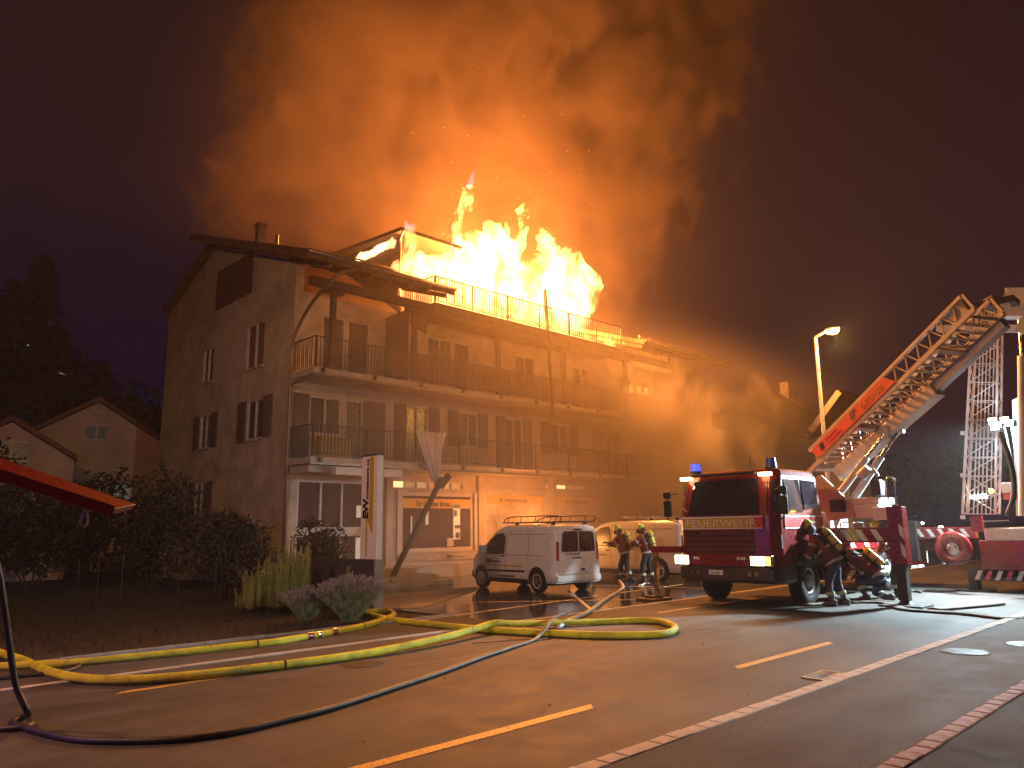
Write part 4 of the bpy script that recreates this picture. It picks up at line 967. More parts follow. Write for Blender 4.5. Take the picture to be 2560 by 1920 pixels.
house('gabled_house', 'small pale gabled house cut by the left frame edge', (6.25, 35.3, 0), math.atan2(35.3, 6.2) - PI / 2, 4.6, 8, 4.75, 6.2, 0.1, M['pinkwall'], [(0.1, 5.05, 1.05, 0.7)])
house('low_house', 'low dim house side between the gabled house and the gable wall', (15.5, 47, 0), math.atan2(47, 15.5) - PI / 2, 8, 6, 5.2, 6.6, 0.3, M['pinkwall'], [(-1.0, 4.6, 0.6, 0.8)])
# right hand house behind the truck, two roofs meeting in a valley
M['creamwall'] = pbr('cream_render', (0.62, 0.52, 0.38), 0.85, var=0.12, vscale=0.7, bump=0.3, world=True)
t = thing('farm_house', 'cream house with valley roof seen between the smoke and the ladder', 'house', (38, 17.5, 0))
o = V((38, 17.5, 0))
MB().box(0, 5, -1.2, 6, 0, 5.9).build('wall', M['creamwall'], t)
MB().box(0.0, 3, -2.2, -1.203, 0, 5.9).build('wall', M['creamwall'], t)
def rb(p0, p1, th=0.25, wd=6.0, name='roof', mat=M['wood']):
    a, b = V(p0), V(p1); MB().prism([a, b, b + V((0, 0, th)), a + V((0, 0, th))], (wd, 0, 0)).build(name, mat, t)
vL = onX(1885, 1043, 37.2) - o; vB = onX(1968, 1090, 37.2) - o; vC = onX(2028, 1085, 37.2) - o; vD = onX(2100, 985, 37.2) - o
rb(vL, vB, wd=5, mat=M['tile']); rb(vB + V((0, -0.02, 0)), vC, 0.12, wd=5, mat=M['zinc']); rb(vC + V((0, -0.02, 0)), vD, 0.25, wd=3, mat=M['tile'])
for a, b in ((vL, vB), (vC, vD)): MB().beam(a + V((-0.06, 0, 0.12)), b + V((-0.06, 0, 0.12)), 0.08, 0.3).build('verge_board', M['frame'], t)
MB().tube([V((-0.9, vB.y, vB.z - .05)), V((-0.9, vC.y, vC.z - .05))], 0.08, 8).build('gutter', M['steel'], t)
MB().tube([V((-0.15, -0.35, vB.z - .1)), V((-0.15, -0.35, 0))], 0.09, 8).build('downpipe', M['metal'], t)
wn = onX(1955, 1145, 37.9) - o
f = MB().box(-0.10, -0.02, wn.y - 0.65, wn.y + 0.65, wn.z - 0.85, wn.z - 0.78).box(-0.1, -0.02, wn.y - .05, wn.y + .05, wn.z - .78, wn.z + .8).build('window', M['frame'], t)
MB().box(-0.08, -0.004, wn.y + 0.06, wn.y + 0.65, wn.z - 0.78, wn.z + 0.8).build('pane', M['darkglass'], f); MB().box(-0.08, -0.004, wn.y - 0.65, wn.y - 0.06, wn.z - 0.78, wn.z + 0.8).build('pane', M['darkglass'], f)
MB().box(-0.12, -0.02, wn.y + 0.68, wn.y + 1.25, wn.z - .85, wn.z + .82).build('shutter', M['shutter'], t)
# hipped dormer and chimney on the left roof
dm = onX(1880, 985, 40) ; 
t2 = thing('far_gable', 'small hipped roof peak with a chimney behind the drifting smoke', 'house', (46, 24.2, 0))
c = onX(1882, 1000, 46) - V((46, 24.2, 0))
MB().box(-0.0, 5, c.y - 2.0, c.y + 2.0, 0, c.z - 0.6).build('wall', M['creamwall'], t2)
MB().add([(-0.4, c.y - 2.4, c.z - .6), (-0.4, c.y + 2.4, c.z - .6), (5.2, c.y + 2.4, c.z - .6), (5.2, c.y - 2.4, c.z - .6), (2.2, c.y, c.z + 1.1)], [(0, 1, 4), (1, 2, 4), (2, 3, 4), (3, 0, 4), (0, 3, 2, 1)]).build('roof', M['tile'], t2)
MB().box(2.6, 3.3, c.y - 1.3, c.y - 0.7, c.z - .5, c.z + 1.4).build('chimney', M['plaster'], t2)

# ================================================================ far traffic on the right
M['headlamp'] = emis('headlamp_white', (0.95, 1.0, 0.95), 30.0); M['amber'] = emis('amber_lamp', (1.0, 0.55, 0.05), 14.0)
def far_car(px, py, X, label, lit=True, col=(0.08, 0.08, 0.09)):
    q = onX(px, py, X); t = thing('parked_car', label, 'car', (X, q.y, 0), group='cars far down the road')
    body = []
    for x, z1, hw in ((0, 0.75, 0.78), (0.15, 0.85, 0.85), (1.2, 0.98, 0.88), (1.9, 1.42, 0.72), (3.2, 1.45, 0.72), (3.9, 1.0, 0.85), (4.3, 0.85, 0.8)):
        body.append([(x, -hw, 0.3), (x, hw, 0.3), (x, hw * 1.02, min(z1, .9)), (x, hw * (.85 if z1 > 1 else .95), z1), (x, -hw * (.85 if z1 > 1 else .95), z1), (x, -hw * 1.02, min(z1, .9))])
    MB().loft(body).build('body', pbr('far_car_paint', col, 0.3, coat=.5), t)
    for x in (0.8, 3.4):
        for s in (-1, 1): MB().cyl((x, s * 0.72, 0.32), (x, s * 0.92, 0.32), 0.32, n=14).build('wheel', M['rubber'], t)
    for s in (-1, 1): MB().box(-0.05, 0.02, s * 0.6 - 0.13, s * 0.6 + 0.13, 0.58, 0.72).build('headlight', M['headlamp'] if lit else M['darkglass'], t)
    MB().add([(1.22, -.7, 1.0), (1.22, .7, 1.0), (1.86, .62, 1.40), (1.86, -.62, 1.40)], [(0, 1, 2, 3)]).build('windscreen', M['darkglass'], t)
    return t
far_car(2330, 1370, 42, 'parked car with one lit headlamp under the right striped beam', True)
far_car(2395, 1370, 46, 'dark parked car right of the lit one under the striped beam', False, (0.2, 0.2, 0.22))
for (px, py, X, s, lab) in ((2281, 1315, 70, .35, 'white light low above the far road, left of the others'), (2303, 1308, 80, .2, 'small far white light, upper right of the bright one'), (2352, 1317, 85, .18, 'small far white light above the striped beam')):
    p = onX(px, py, X); t = thing('distant_lamp', lab, 'lamp', (p.x, p.y, 0)); MB().cyl((0, 0, 0), (0, 0, p.z), 0.06, n=6).build('pole', M['metal'], t); MB().ball((0, 0, p.z), s, 8, 5, (1, 1.4, .5)).build('lamp_glass', M['headlamp'], t)
# trees and dark mass at the far right
for (px, D, h_, r_, lab) in ((2230, 95, 9, 7, 'dark round tree far down the road'), (2340, 110, 12, 9, 'large dark tree mass at the end of the road'), (2450, 100, 11, 8, 'dark tree behind the lattice mast')):
    p = atD(px, 1300, D); t = thing('broadleaf_tree', lab, 'tree', (p.x, p.y, 0)); mb = MB()
    for k in range(8): leaves(mb, (U(-.5, .5) * r_, U(-.5, .5) * r_, h_ * U(.4, .8)), (r_ * .5, r_ * .5, h_ * .25), 130, 0.4)
    mb.build('crown', M['leaf'], t); MB().cyl((0, 0, 0), (0, 0, h_ * .5), .3, .2, n=6).build('trunk', M['bark'], t)
# red flap of an emergency vehicle reaching in from the left
a = atD(-90, 1150, 5.0); b = atD(335, 1287, 5.0)
t = thing('compartment_flap', 'red raised compartment flap reaching in from the left edge', 'vehicle flap', a)
dvec = (b - a); sd = V((0.05, 0.20, 0.085))
MB().prism([V((0, 0, 0)) - sd * 0.5, dvec * 0.86 - sd * .5, dvec + sd * 0.35, sd * 0.5], (0.01, -0.01, 0.035)).build('panel', M['red'], t, bevel=0.004)
lip = MB().beam(sd * 0.5, dvec + sd * 0.35, 0.025, 0.05); lip.build('edge_strip', M['red'], t)
MB().beam(-sd * 0.5 + V((0, 0, 0.02)), dvec * 0.86 - sd * .5 + V((0, 0, 0.02)), 0.03, 0.06).build('edge_strip', M['redband'], t)
for f0, f1 in ((0.25, 0.42), (0.55, 0.70)): MB().beam(dvec * f0 + sd * .56, dvec * f1 + sd * .50, 0.03, 0.04).build('reflector', M['redband'], t)
lp = dvec * 0.70 - V((0, 0, 0.0))
MB().tube(smooth_path([lp, lp + V((-.005, 0, -.06)), lp + V((-.02, 0, -.13)), lp + V((0.0, 0, -.155)), lp + V((.02, 0, -.13)), lp + V((.005, 0, -.05))], 4), 0.004, 6).build('pull_strap', M['hosew'], t)

# ================================================================ vans
def van(name, label, cat, loc, rotz, L, H, Wd, wb, rax, kind):
    t = thing(name, label, cat, loc, rotz); hwm = Wd / 2
    # stations: x from the rear (0) forwards to L ; roof height, lower half-width, bonnet shape
    if kind == 'small':
        S = [(0.0, H * .93, .93), (0.04, H * .965, .97), (0.25, H * .985, 1), (1.3, H, 1), (2.35, H * .985, 1), (2.7, H * .93, 1), (3.1, H * .74, 1), (3.4, H * .60, .99), (3.75, H * .55, .95), (L - .12, H * .50, .86), (L, H * .42, .78)]
    else:
        S = [(0.0, H * .93, .95), (0.04, H * .97, .98), (0.3, H * .99, 1), (1.6, H, 1), (3.1, H * .985, 1), (3.5, H * .93, 1), (3.95, H * .74, 1), (4.25, H * .61, .99), (4.7, H * .555, .95), (L - .12, H * .49, .86), (L, H * .40, .78)]
    def hw(x, z):
        zt = np.interp(x, [s[0] for s in S], [s[1] for s in S]); k = np.interp(x, [s[0] for s in S], [s[2] for s in S])
        belt = H * .52; tb = max(0, min(1, (z - belt) / (H - belt)))
        return hwm * k * (1 - 0.13 * tb ** 1.2) * (1 - 0.05 * max(0, (0.45 - z)) / .45)
    rings = []
    for x, zt, k in S:
        R = min(0.16, zt * .14); zs = [0.27, 0.45, 0.62, 0.8, 0.93]; ztop = zt - R
        zs = [z for z in zs if z < ztop - .05][:5] + [ztop]
        while len(zs) < 6: zs.insert(-1, (zs[-2] + zs[-1]) / 2)
        side_ = [(x, hw(x, z), z) for z in zs]
        h0 = hw(x, ztop); arc = [(x, h0 - R + R * math.cos(a), ztop + R * math.sin(a) + .02 * math.sin(a)) for a in (PI / 6, PI / 3, PI / 2)]
        half = side_ + arc + [(x, (h0 - R) * .5, zt + .03)]
        rings.append([V(p) for p in half] + [V((p[0], -p[1], p[2])) for p in reversed(half)])
    MB().loft(rings).build('body', M['white'], t)
    def patch(name, pts, mat, off=0.006, s=1, parent=None, nx=6):
        """pts: polygon in (x, z) on the side of the van; thin plate following the side"""
        n = len(pts); c = (sum(p[0] for p in pts) / n, sum(p[1] for p in pts) / n)
        f = lambda x, z, o_: V((x, s * (hw(x, z) + o_), z))
        outer = [f(*p, off) for p in pts]; inner = [f(*p, -0.02) for p in pts]; cc = f(*c, off)
        mb = MB(); mb.add([cc] + outer + inner, [(0, 1 + i, 1 + (i + 1) % n) if s > 0 else (0, 1 + (i + 1) % n, 1 + i) for i in range(n)] + [(1 + i, n + 1 + i, n + 1 + (i + 1) % n, 1 + (i + 1) % n) for i in range(n)])
        return mb.build(name, mat, parent or t)
    fx = rax + wb; R = 0.31 if kind == 'small' else 0.335
    for s in (1, -1):
        for x in (rax, fx):
            arc = [(x + (R + .07) * math.cos(a), R + (R + .07) * math.sin(a)) for a in np.linspace(-0.25, PI + 0.25, 15)]
            patch('wheel_arch', arc, M['black'], 0.004, s)
            y0 = s * (hw(x, .4) - 0.16); y1 = s * (hw(x, .4) + 0.016)
            wl = MB().lathe([(R * .62, 0.0), (R * .97, 0.01), (R, 0.05), (R, 0.14), (R * .95, 0.17), (R * .66, 0.176), (R * .64, 0.15)], (x, y0, R), (0, s, 0), 22).build('wheel', M['rubber'], t)
            rm = MB().lathe([(R * .64, 0.14), (R * .63, 0.168), (R * .55, 0.172), (R * .52, 0.13), (0.01, 0.12)], (x, y0, R), (0, s, 0), 20).build('rim', M['greypaint'], wl)
            sp = MB()
            for k in range(5 if kind == 'small' else 6):
                a = 2 * PI * k / (5 if kind == 'small' else 6) + .3; d = V((math.cos(a), 0, math.sin(a)))
                sp.beam(V((x, y0 + s * .163, R)), V((x, y0 + s * .168, R)) + d * R * .56, 0.05, 0.02, up=(0, 1, 0))
            sp.cyl((x, y0 + s * .15, R), (x, y0 + s * .178, R), R * .17, n=12); sp.build('spokes', M['steel'], wl, kind='stuff')
    for s in (1, -1):
        if kind == 'small':
            w = [(2.22, 1.02), (2.22, 1.48), (2.34, 1.56), (2.62, 1.54), (2.92, 1.36), (3.14, 1.12), (3.16, 1.03)]
            door = [(2.15, .36), (2.13, 1.62)]; mir = 3.08
        else:
            w = [(2.92, 1.10), (2.94, 1.60), (3.02, 1.70), (3.35, 1.66), (3.72, 1.45), (3.98, 1.22), (4.02, 1.12)]; door = [(2.85, .36), (2.85, 1.78)]; mir = 3.95
        patch('window_surround', [(c0 + (c0 - w[0][0] - .35) * .06, z0 + (z0 - 1.3) * .1) for c0, z0 in w], M['black'], 0.007, s)
        patch('side_window', w, M['darkglass'], 0.012, s)
        for (xa, za), (xb, zb) in ((door[0], door[1]), ((door[0][0] - 1.05, .4), (door[0][0] - 1.05, H * .86)), ((.35, H * .86), (door[0][0] - .05, H * .86)), ((door[0][0] + .98, .55), (door[0][0] + .98, 1.0)), ((.45, .98), (door[0][0], .98))):
            mb = MB(); N = 6; pts = [V((xa + (xb - xa) * i / N, s * (hw(xa + (xb - xa) * i / N, za + (zb - za) * i / N) + .001), za + (zb - za) * i / N)) for i in range(N + 1)]
            mb.tube(pts, 0.006, 4); mb.build('panel_gap', M['black'], t)
        MB().box(mir - .06, mir + .06, s * (hw(mir, 1.1)) + (0.02 if s > 0 else -.24), s * (hw(mir, 1.1)) + (.24 if s > 0 else -.02), 1.02, 1.24).build('mirror', M['greypaint'], t, bevel=.03)
        patch('door_handle', [(2.2 + (.7 if kind != 'small' else 0), .93), (2.38 + (.7 if kind != 'small' else 0), .93), (2.38 + (.7 if kind != 'small' else 0), .97), (2.2 + (.7 if kind != 'small' else 0), .97)], M['black'], .02, s)
        patch('sill_strip', [(rax + .42, .27), (fx - .42, .27), (fx - .42, .34), (rax + .42, .34)], M['black'], .006, s)
        lo = 2.35 if kind == 'small' else 3.0
        y = s * (hw(lo, .8) + .008)
        if s > 0:
            d = (-1, 0, 0)
            xs = lo + 0.72
            lettering("EW", 0.17, (xs, y + .004, .74), d, (0, 0, 1), M['ink'], t, bold=.006); lettering("SCHMERIKON AG", .055, (xs - .28, y + .004, .77), d, (0, 0, 1), M['ink'], t)
            if kind == 'small':
                patch('yellow_stripe', [(1.35, .66), (3.35, .66), (3.35, .70), (1.35, .71)], M['yellowband'], .006, s)
                patch('yellow_stripe', [(1.25, .52), (3.05, .50), (3.05, .56), (1.25, .58)], M['ink'], .006, s)
                lettering("Für die gute Sache", .10, (2.45, s * (hw(2, .4) + .008), .375), d, (0, 0, 1), M['ink'], t)
    # windscreen
    ws = [(-.62, 2.78, H * .905), (.62, 2.78, H * .905), (.70, 3.34, H * .645), (-.70, 3.34, H * .645)] if kind == 'small' else [(-.68, 3.58, H * .91), (.68, 3.58, H * .91), (.76, 4.2, H * .645), (-.76, 4.2, H * .645)]
    MB().prism([(x, y, z + .015) for y, x, z in ws], (.03, 0, .03)).build('windscreen', M['darkglass'], t)
    for s in (-1, 1): MB().box(L - .25, L - .06, s * (hwm * .66) - .12, s * (hwm * .66) + .12, .62, .80).build('headlight', M['darkglass'], t, bevel=.02)
    MB().box(L - .08, L + .03, -.7, .7, .3, .5).build('front_bumper', M['black'], t, bevel=.03)
    # rear: door leaves, window, bumper, lights, plate
    rz = MB().box(-.035, 0.02, -hwm * .80, hwm * .80, .48, H * .90)
    rd = rz.build('tailgate', M['white'], t, bevel=.035)
    MB().prism([(-.040, y, z) for y, z in ((-.58, 1.08), (.58, 1.08), (.60, 1.15), (.55, 1.58), (.48, 1.62), (-.48, 1.62), (-.55, 1.58), (-.60, 1.15))], (-.008, 0, 0)).build('rear_window', M['darkglass'], rd)
    MB().box(-.052, -.0485, -.012, .012, 1.08, 1.62).build('centre_strip', M['greypaint'], rd)
    MB().box(-.047, -.036, -.33, .27, .72, .86).build('number_plate', M['greypaint'], rd)
    MB().box(-.055, -.036, -.10, .22, .90, .935).build('grip', M['black'], rd)
    MB().prism([(-.037, 0, .98), (-.037, .035, 1.02), (-.037, 0, 1.06), (-.037, -.035, 1.02)], (-.01, 0, 0)).build('badge', M['chrome'], rd)
    lettering("EW SCHMERIKON", .05, (-.040, .46, 1.0), (0, -1, 0), (0, 0, 1), M['ink'], rd)
    cd = MB().tube(smooth_path([(-.04, -.13, .60), (-.04, -.25, .53), (-.04, -.40, .62), (-.04, -.44, .76), (-.04, -.52, .80)], 6), .007, 5); cd.build('cable_print', pbr('green_print', (.25, .35, .12), .5), rd)
    MB().box(-.06, -.036, -.20, -.08, .58, .64).build('socket', M['black'], rd)
    for s in (-1, 1): MB().box(-.02, .10, s * hwm * .82 - .05, s * hwm * .82 + .05, .85, 1.35).build('tail_light', pbr('tail_lamp', (.35, .02, .02), .2), t, bevel=.02)
    MB().box(-.07, .15, -hwm * .93, hwm * .93, .30, .47).build('rear_bumper', M['greypaint'] if kind == 'small' else M['black'], t, bevel=.04)
    MB().box(-.045, -.03, -.14, .14, H * .91, H * .935).build('brake_light', M['black'], t)
    # underbody
    MB().box(.3, L - .4, -hwm * .8, hwm * .8, .2, .3).build('underbody', M['black'], t)
    return t, hw
tA, hwA = van('small_van', 'small white van with a black roof rack and yellow stripe, parked nose in', 'van', (15.02, 13.60, 0), math.radians(83), 4.05, 1.80, 1.70, 2.65, 0.72, 'small')
tA.location = V((15.75, 13.65, 0))
# position so that the rear left wheel stands where it does in the photograph
def place(t, rotz, wx, wy, target):
    c, s = math.cos(rotz), math.sin(rotz); t.rotation_euler = (0, 0, rotz); t.location = (target[0] - (c * wx - s * wy), target[1] - (s * wx + c * wy), 0)
place(tA, math.radians(83), 0.72, 0.83, (14.90, 14.50))
rk = MB()
for s in (-1, 1):
    rk.tube(smooth_path([(-.02, s * .62, 1.87), (.0, s * .64, 2.02), (1.3, s * .66, 2.04), (2.2, s * .66, 2.02), (2.55, s * .6, 1.88)], 5), .016, 6)
    rk.tube([(-.02, s * .62, 1.87), (2.55, s * .62, 1.88)], .016, 6)
    for x in (.3, .95, 1.6, 2.2): rk.tube([(x + .1, s * .63, 1.87), (x, s * .65, 2.03)], .012, 5)
for x in (-.02, .35, .9, 1.45, 2.0, 2.55): rk.tube([(x, -.62, 1.875), (x, .62, 1.875)], .016, 6)
for x in (.3, 1.9):
    for s in (-1, 1): rk.box(x - .05, x + .05, s * .58 - .03, s * .58 + .03, 1.77, 1.86)
rk.build('roof_rack', M['metal'], tA, kind='stuff')
tB, hwB = van('panel_van', 'larger white panel van with open driver window, its cab burning', 'van', (20, 13, 0), math.radians(88), 5.0, 1.90, 1.88, 3.1, 0.9, 'large')
place(tB, math.radians(88), 0.9, 0.93, (20.35, 14.40))
for s in (-1, 1):
    q = MB().box(.1, 2.5, s * .68 - .02, s * .68 + .02, 2.0, 2.05)
    q.build('roof_rail', M['steel'], tB)
    for x in (.25, 1.3, 2.35): MB().box(x - .03, x + .03, s * .68 - .025, s * .68 + .025, 1.88, 1.998).build('rail_foot', M['black'], tB)
M['cabfire'] = emis('fire_glow_in_cab', (1.0, 0.35, 0.06), 3.0, (.1, .03, .01))
MB().box(2.98, 3.85, .80, .862, 1.14, 1.60).build('burning_window', M['cabfire'], tB, label='open cab window with fire inside')
# fire at the bonnet of the panel van
fo = tB.location
fz = thing('van_fire', 'low orange fire between the two vans at the shop front', 'fire', (20.2, 19.6, 0.8)); O2 = V((20.2, 19.6, .8))
def lf(poly, y, d, mat, sd_, name='flame_tongue'):
    q = flame_mesh(poly, y, d, 'f', None, step=0.05, seed=sd_, jag=0.12); q.v = [tuple(V(p) - O2) for p in q.v]; return q.build(name, mat, fz)
lf([(18.9, .9), (18.7, 1.4), (19.0, 1.9), (19.3, 1.6), (19.6, 2.1), (20.0, 1.7), (20.3, 2.0), (20.7, 1.7), (21.1, 1.8), (21.3, 1.2), (21.2, .9)], 19.4, 1.2, flame_mat('van_flame', (1.0, .33, .05), 0.9, .38), 3.0, 'flame_mass')
point('fire_light', V((20.0, 19.8, 2.2)) - O2, FIRE, VANP, .4, fz)
point('fire_light', V((19.0, 18.2, 1.5)) - O2, FIRE, VANP * .4, .3, fz)

# ================================================================ turntable ladder truck, front towards the camera
TO = V((15.0, 8.80, 0))
T1 = thing('ladder_truck', 'red fire brigade ladder truck facing the camera with headlights on', 'fire engine', TO)
HW = 1.22
def cabring(z, xf, xr, hw_, ch=0.20):
    return [V(p) for p in ((xf, -hw_ + ch + .28, z), (xf + .07, -hw_ + ch * .75, z), (xf + .28, -hw_, z), (xr, -hw_, z), (xr, hw_, z), (xf + .28, hw_, z), (xf + .07, hw_ - ch * .75, z), (xf, hw_ - ch - .28, z))]
mb = MB().loft([cabring(.60, -.12, 2.15, HW), cabring(1.42, -.12, 2.15, HW), cabring(1.72, -.10, 2.15, HW), cabring(2.70, .16, 2.12, HW - .06), cabring(2.84, .26, 2.05, HW - .12), cabring(2.88, .45, 1.9, HW - .3)], smooth=False)
mb.build('cab', M['red'], T1, bevel=.02)
# windscreen and side windows, set on the cab skin
def quadplate(name, pts, nrm, mat, th=.012, parent=T1, bevel=0):
    n = V(nrm).normalized(); return MB().prism([V(p) + n * .004 for p in pts], n * th).build(name, mat, parent, bevel=bevel)
wn_ = (-.96, 0, .26)
ws = [(-.105, -.86, 1.76), (-.105, .86, 1.76), (.135, .80, 2.64), (.135, -.80, 2.64)]
M['cabglass'] = pbr('cab_windscreen_glass', (.03, .022, .03), .05, bump=0, rvar=.02, spec=.9)
quadplate('windscreen', ws, wn_, M['cabglass'])
for s in (-1, 1):
    quadplate('corner_window', [(-.02, s * 1.00, 1.78), (.10, s * 1.17, 1.78), (.30, s * 1.10, 2.60), (.20, s * .96, 2.62)], (-.8, s * .6, .2), M['cabglass'])
    quadplate('side_window', [(.42, s * HW, 1.80), (1.20, s * HW, 1.80), (1.20, s * (HW - .055), 2.62), (.50, s * (HW - .055), 2.62)], (0, s, .06), M['cabglass'])
    quadplate('side_window', [(1.28, s * HW, 1.86), (1.98, s * HW, 1.92), (1.98, s * (HW - .055), 2.60), (1.28, s * (HW - .055), 2.62)], (0, s, .06), M['cabglass'])
    quadplate('side_band', [(.30, s * HW, 1.46), (2.14, s * HW, 1.46), (2.14, s * HW, 1.70), (.30, s * HW, 1.70)], (0, s, 0), M['redband'])
    quadplate('band_edge', [(.30, s * HW, 1.70), (2.14, s * HW, 1.70), (2.14, s * HW, 1.73), (.30, s * HW, 1.73)], (0, s, 0), M['whiteprint'])
    quadplate('band_edge', [(.30, s * HW, 1.43), (2.14, s * HW, 1.43), (2.14, s * HW, 1.458), (.30, s * HW, 1.458)], (0, s, 0), M['whiteprint'])
    quadplate('corner_band', [(-.03, s * (HW - .17), 1.46), (.27, s * (HW - .002), 1.46), (.27, s * (HW - .002), 1.70), (-.03, s * (HW - .17), 1.70)], (-.5, s * .85, 0), M['redband'])
    MB().box(.34, .35, s * HW - .004, s * HW + .006, .9, 2.6).box(1.235, 1.245, s * HW - .004, s * HW + .006, 1.0, 1.43).build('door_gap', M['black'], T1, kind='stuff')
    MB().box(.12, .17, s * (HW - .02) - .02, s * (HW - .02) + .03, .98, 1.30).build('grab_handle', M['black'], T1)
    quadplate('arch_panel', [(.50, s * HW, .60), (2.15, s * HW, .60), (2.15, s * HW, 1.20), (1.9, s * HW, 1.16), (1.55, s * HW, 1.08), (1.0, s * HW, .90), (.62, s * HW, .64)], (0, s, 0), M['black'])
lettering("FEUERWEHR", .11, (1.85, -HW - .022, 1.55), (-1, 0, 0), (0, 0, 1), M['whiteprint'], T1, depth=.002, align='LEFT').matrix_world
def front_plate(name, y0, y1, z0, z1, mat, x=-.12, th=.02, bevel=0): return MB().box(x - th, x - .002, y0, y1, z0, z1).build(name, mat, T1, bevel=bevel)
front_plate('front_band', -.74, .96, 1.47, 1.70, M['yellowband'])
front_plate('front_band', -.965, -.745, 1.47, 1.70, M['redband']); front_plate('front_band', .965, 1.0, 1.47, 1.70, M['redband'])
front_plate('band_edge', -.965, 1.0, 1.702, 1.73, M['whiteprint']); front_plate('band_edge', -.965, 1.0, 1.44, 1.468, M['whiteprint'])
lettering("FEUERWEHR", .245, (-.147, .91, 1.50), (0, -1, 0), (0, 0, 1), M['whiteprint'], T1, bold=-.002, space=1.04, squash=1.22)
M['grille'] = pbr('grille_red_dark', (.13, .014, .016), .4, var=.15, coat=.3)
for k, z in enumerate((1.30, 1.17, 1.04, .91)):
    front_plate('grille_slat', -.72, .92, z, z + .095, M['grille'], th=.035, bevel=.008)
front_plate('grille_backing', -.73, .93, .875, 1.405, M['black'], th=.008)
lettering("SCANIA", .075, (-.162, .85, 1.325), (0, -1, 0), (0, 0, 1), M['chrome'], T1, bold=.003, space=1.2)
MB().cyl((-.15, -.55, 1.35), (-.165, -.55, 1.35), .05, n=16).build('badge', M['chrome'], T1)
front_plate('lower_panel', -.62, .82, .62, .868, M['red'], th=.03, bevel=.01)
lettering("94c", .085, (-.155, .76, .76), (0, -1, 0), (0, 0, 1), M['whiteprint'], T1, bold=.003, squash=1.3)
lettering("340", .095, (-.155, -.30, .76), (0, -1, 0), (0, 0, 1), M['whiteprint'], T1, bold=.003, squash=1.5)
# bumper
mb = MB().loft([cabring(.50, -.08, .62, HW - .02, .16), cabring(.56, -.20, .62, HW + .03, .16), cabring(.80, -.20, .62, HW + .03, .16), cabring(.845, -.13, .62, HW + .01, .16)], smooth=False)
mb.build('bumper', pbr('dark_bumper', (.05, .03, .03), .45, var=.2), T1, bevel=.012)
front_plate('number_plate', .01, .35, .66, .76, M['whiteprint'], x=-.205, th=.012)
lettering("GE 3781", .07, (-.219, .31, .678), (0, -1, 0), (0, 0, 1), M['ink'], T1, squash=.95)
M['beamlamp'] = emis('headlight_beam', (1.0, .88, .55), 30.0); M['beamdim'] = emis('indicator_amber', (1.0, .55, .10), 4.0)
for s in (-1, 1):
    y0, y1 = (-1.14, -.66) if s < 0 else (.82, 1.20)
    h_ = MB().box(-.235, -.10, y0, y1, .64, .86).build('headlight', M['chrome'], T1, bevel=.02)
    yy = (-.98, -.78) if s > 0 else None
    MB().box(-.245, -.236, y0 + (.16 if s < 0 else .02), y1 - .02, .66, .84).build('lamp_glass', M['beamlamp'], h_)
    if s < 0: MB().box(-.245, -.236, y0 + .02, y0 + .15, .66, .84).build('indicator_glass', M['beamdim'], h_)
    spot('headlight_beam', (-.27, (y0 + y1) / 2, .97), (-12, (y0 + y1) / 2, .0), (1.0, .85, .55), 60, 70, .08, .6, T1)
    for yy in (.62, .78): MB().cyl((-.20, s * yy, .70), (-.222, s * yy, .70), .055, n=14).build('fog_lamp', M['chrome'], T1)
    MB().box(-.23, -.205, s * .90 - .2, s * .90 + .2, .815, .83).build('trim_strip', M['chrome'], T1)
    # roof corner lamps and blue beacons
    MB().box(.02, .16, s * .98 - .13, s * .98 + .13, 2.68, 2.76).build('marker_lamp', emis('roof_marker', (1.0, .80, .35), 9.0), T1, bevel=.01)
    point('marker_light', (-.12, s * .98, 2.74), (1.0, .75, .35), 3.0, .05, T1)
    bc = MB().cyl((.45, s * .95, 2.87), (.45, s * .95, 2.92), .13, n=16).build('beacon', M['black'], T1)
    MB().cyl((.45, s * .95, 2.921), (.45, s * .95, 3.09), .12, .105, n=16).build('beacon_dome', emis('blue_beacon', (.08, .12, 1.0), 1.6 if s > 0 else .03, (.02, .03, .2)), bc)
    # mirrors
    MB().tube([(.05, s * (HW - .02), 2.45), (-.08, s * (HW + .20), 2.42), (-.08, s * (HW + .20), 1.85), (.05, s * HW, 1.8)], .016, 6).build('mirror_arm', M['black'], T1)
    MB().box(-.12, -.05, s * (HW + .20) - .10, s * (HW + .20) + .10, 1.92, 2.30).build('mirror', M['black'], T1, bevel=.03)
    MB().box(-.12, -.05, s * (HW + .20) - .10, s * (HW + .20) + .10, 2.34, 2.50).build('mirror', M['black'], T1, bevel=.03)
MB().box(-.02, .12, -.8, .8, 2.74, 2.80).build('sun_visor', M['black'], T1, bevel=.015)
for y in (-.2, -.6): MB().tube([(.9, y, 2.88), (.95, y, 3.25)], .008, 5).build('aerial', M['black'], T1)
for y in (-.45, .45): MB().tube([(-.13, y, 1.76), (-.08, y + .35, 1.80), (-.03, y + .62, 1.95)], .012, 5).build('wiper', M['black'], T1)
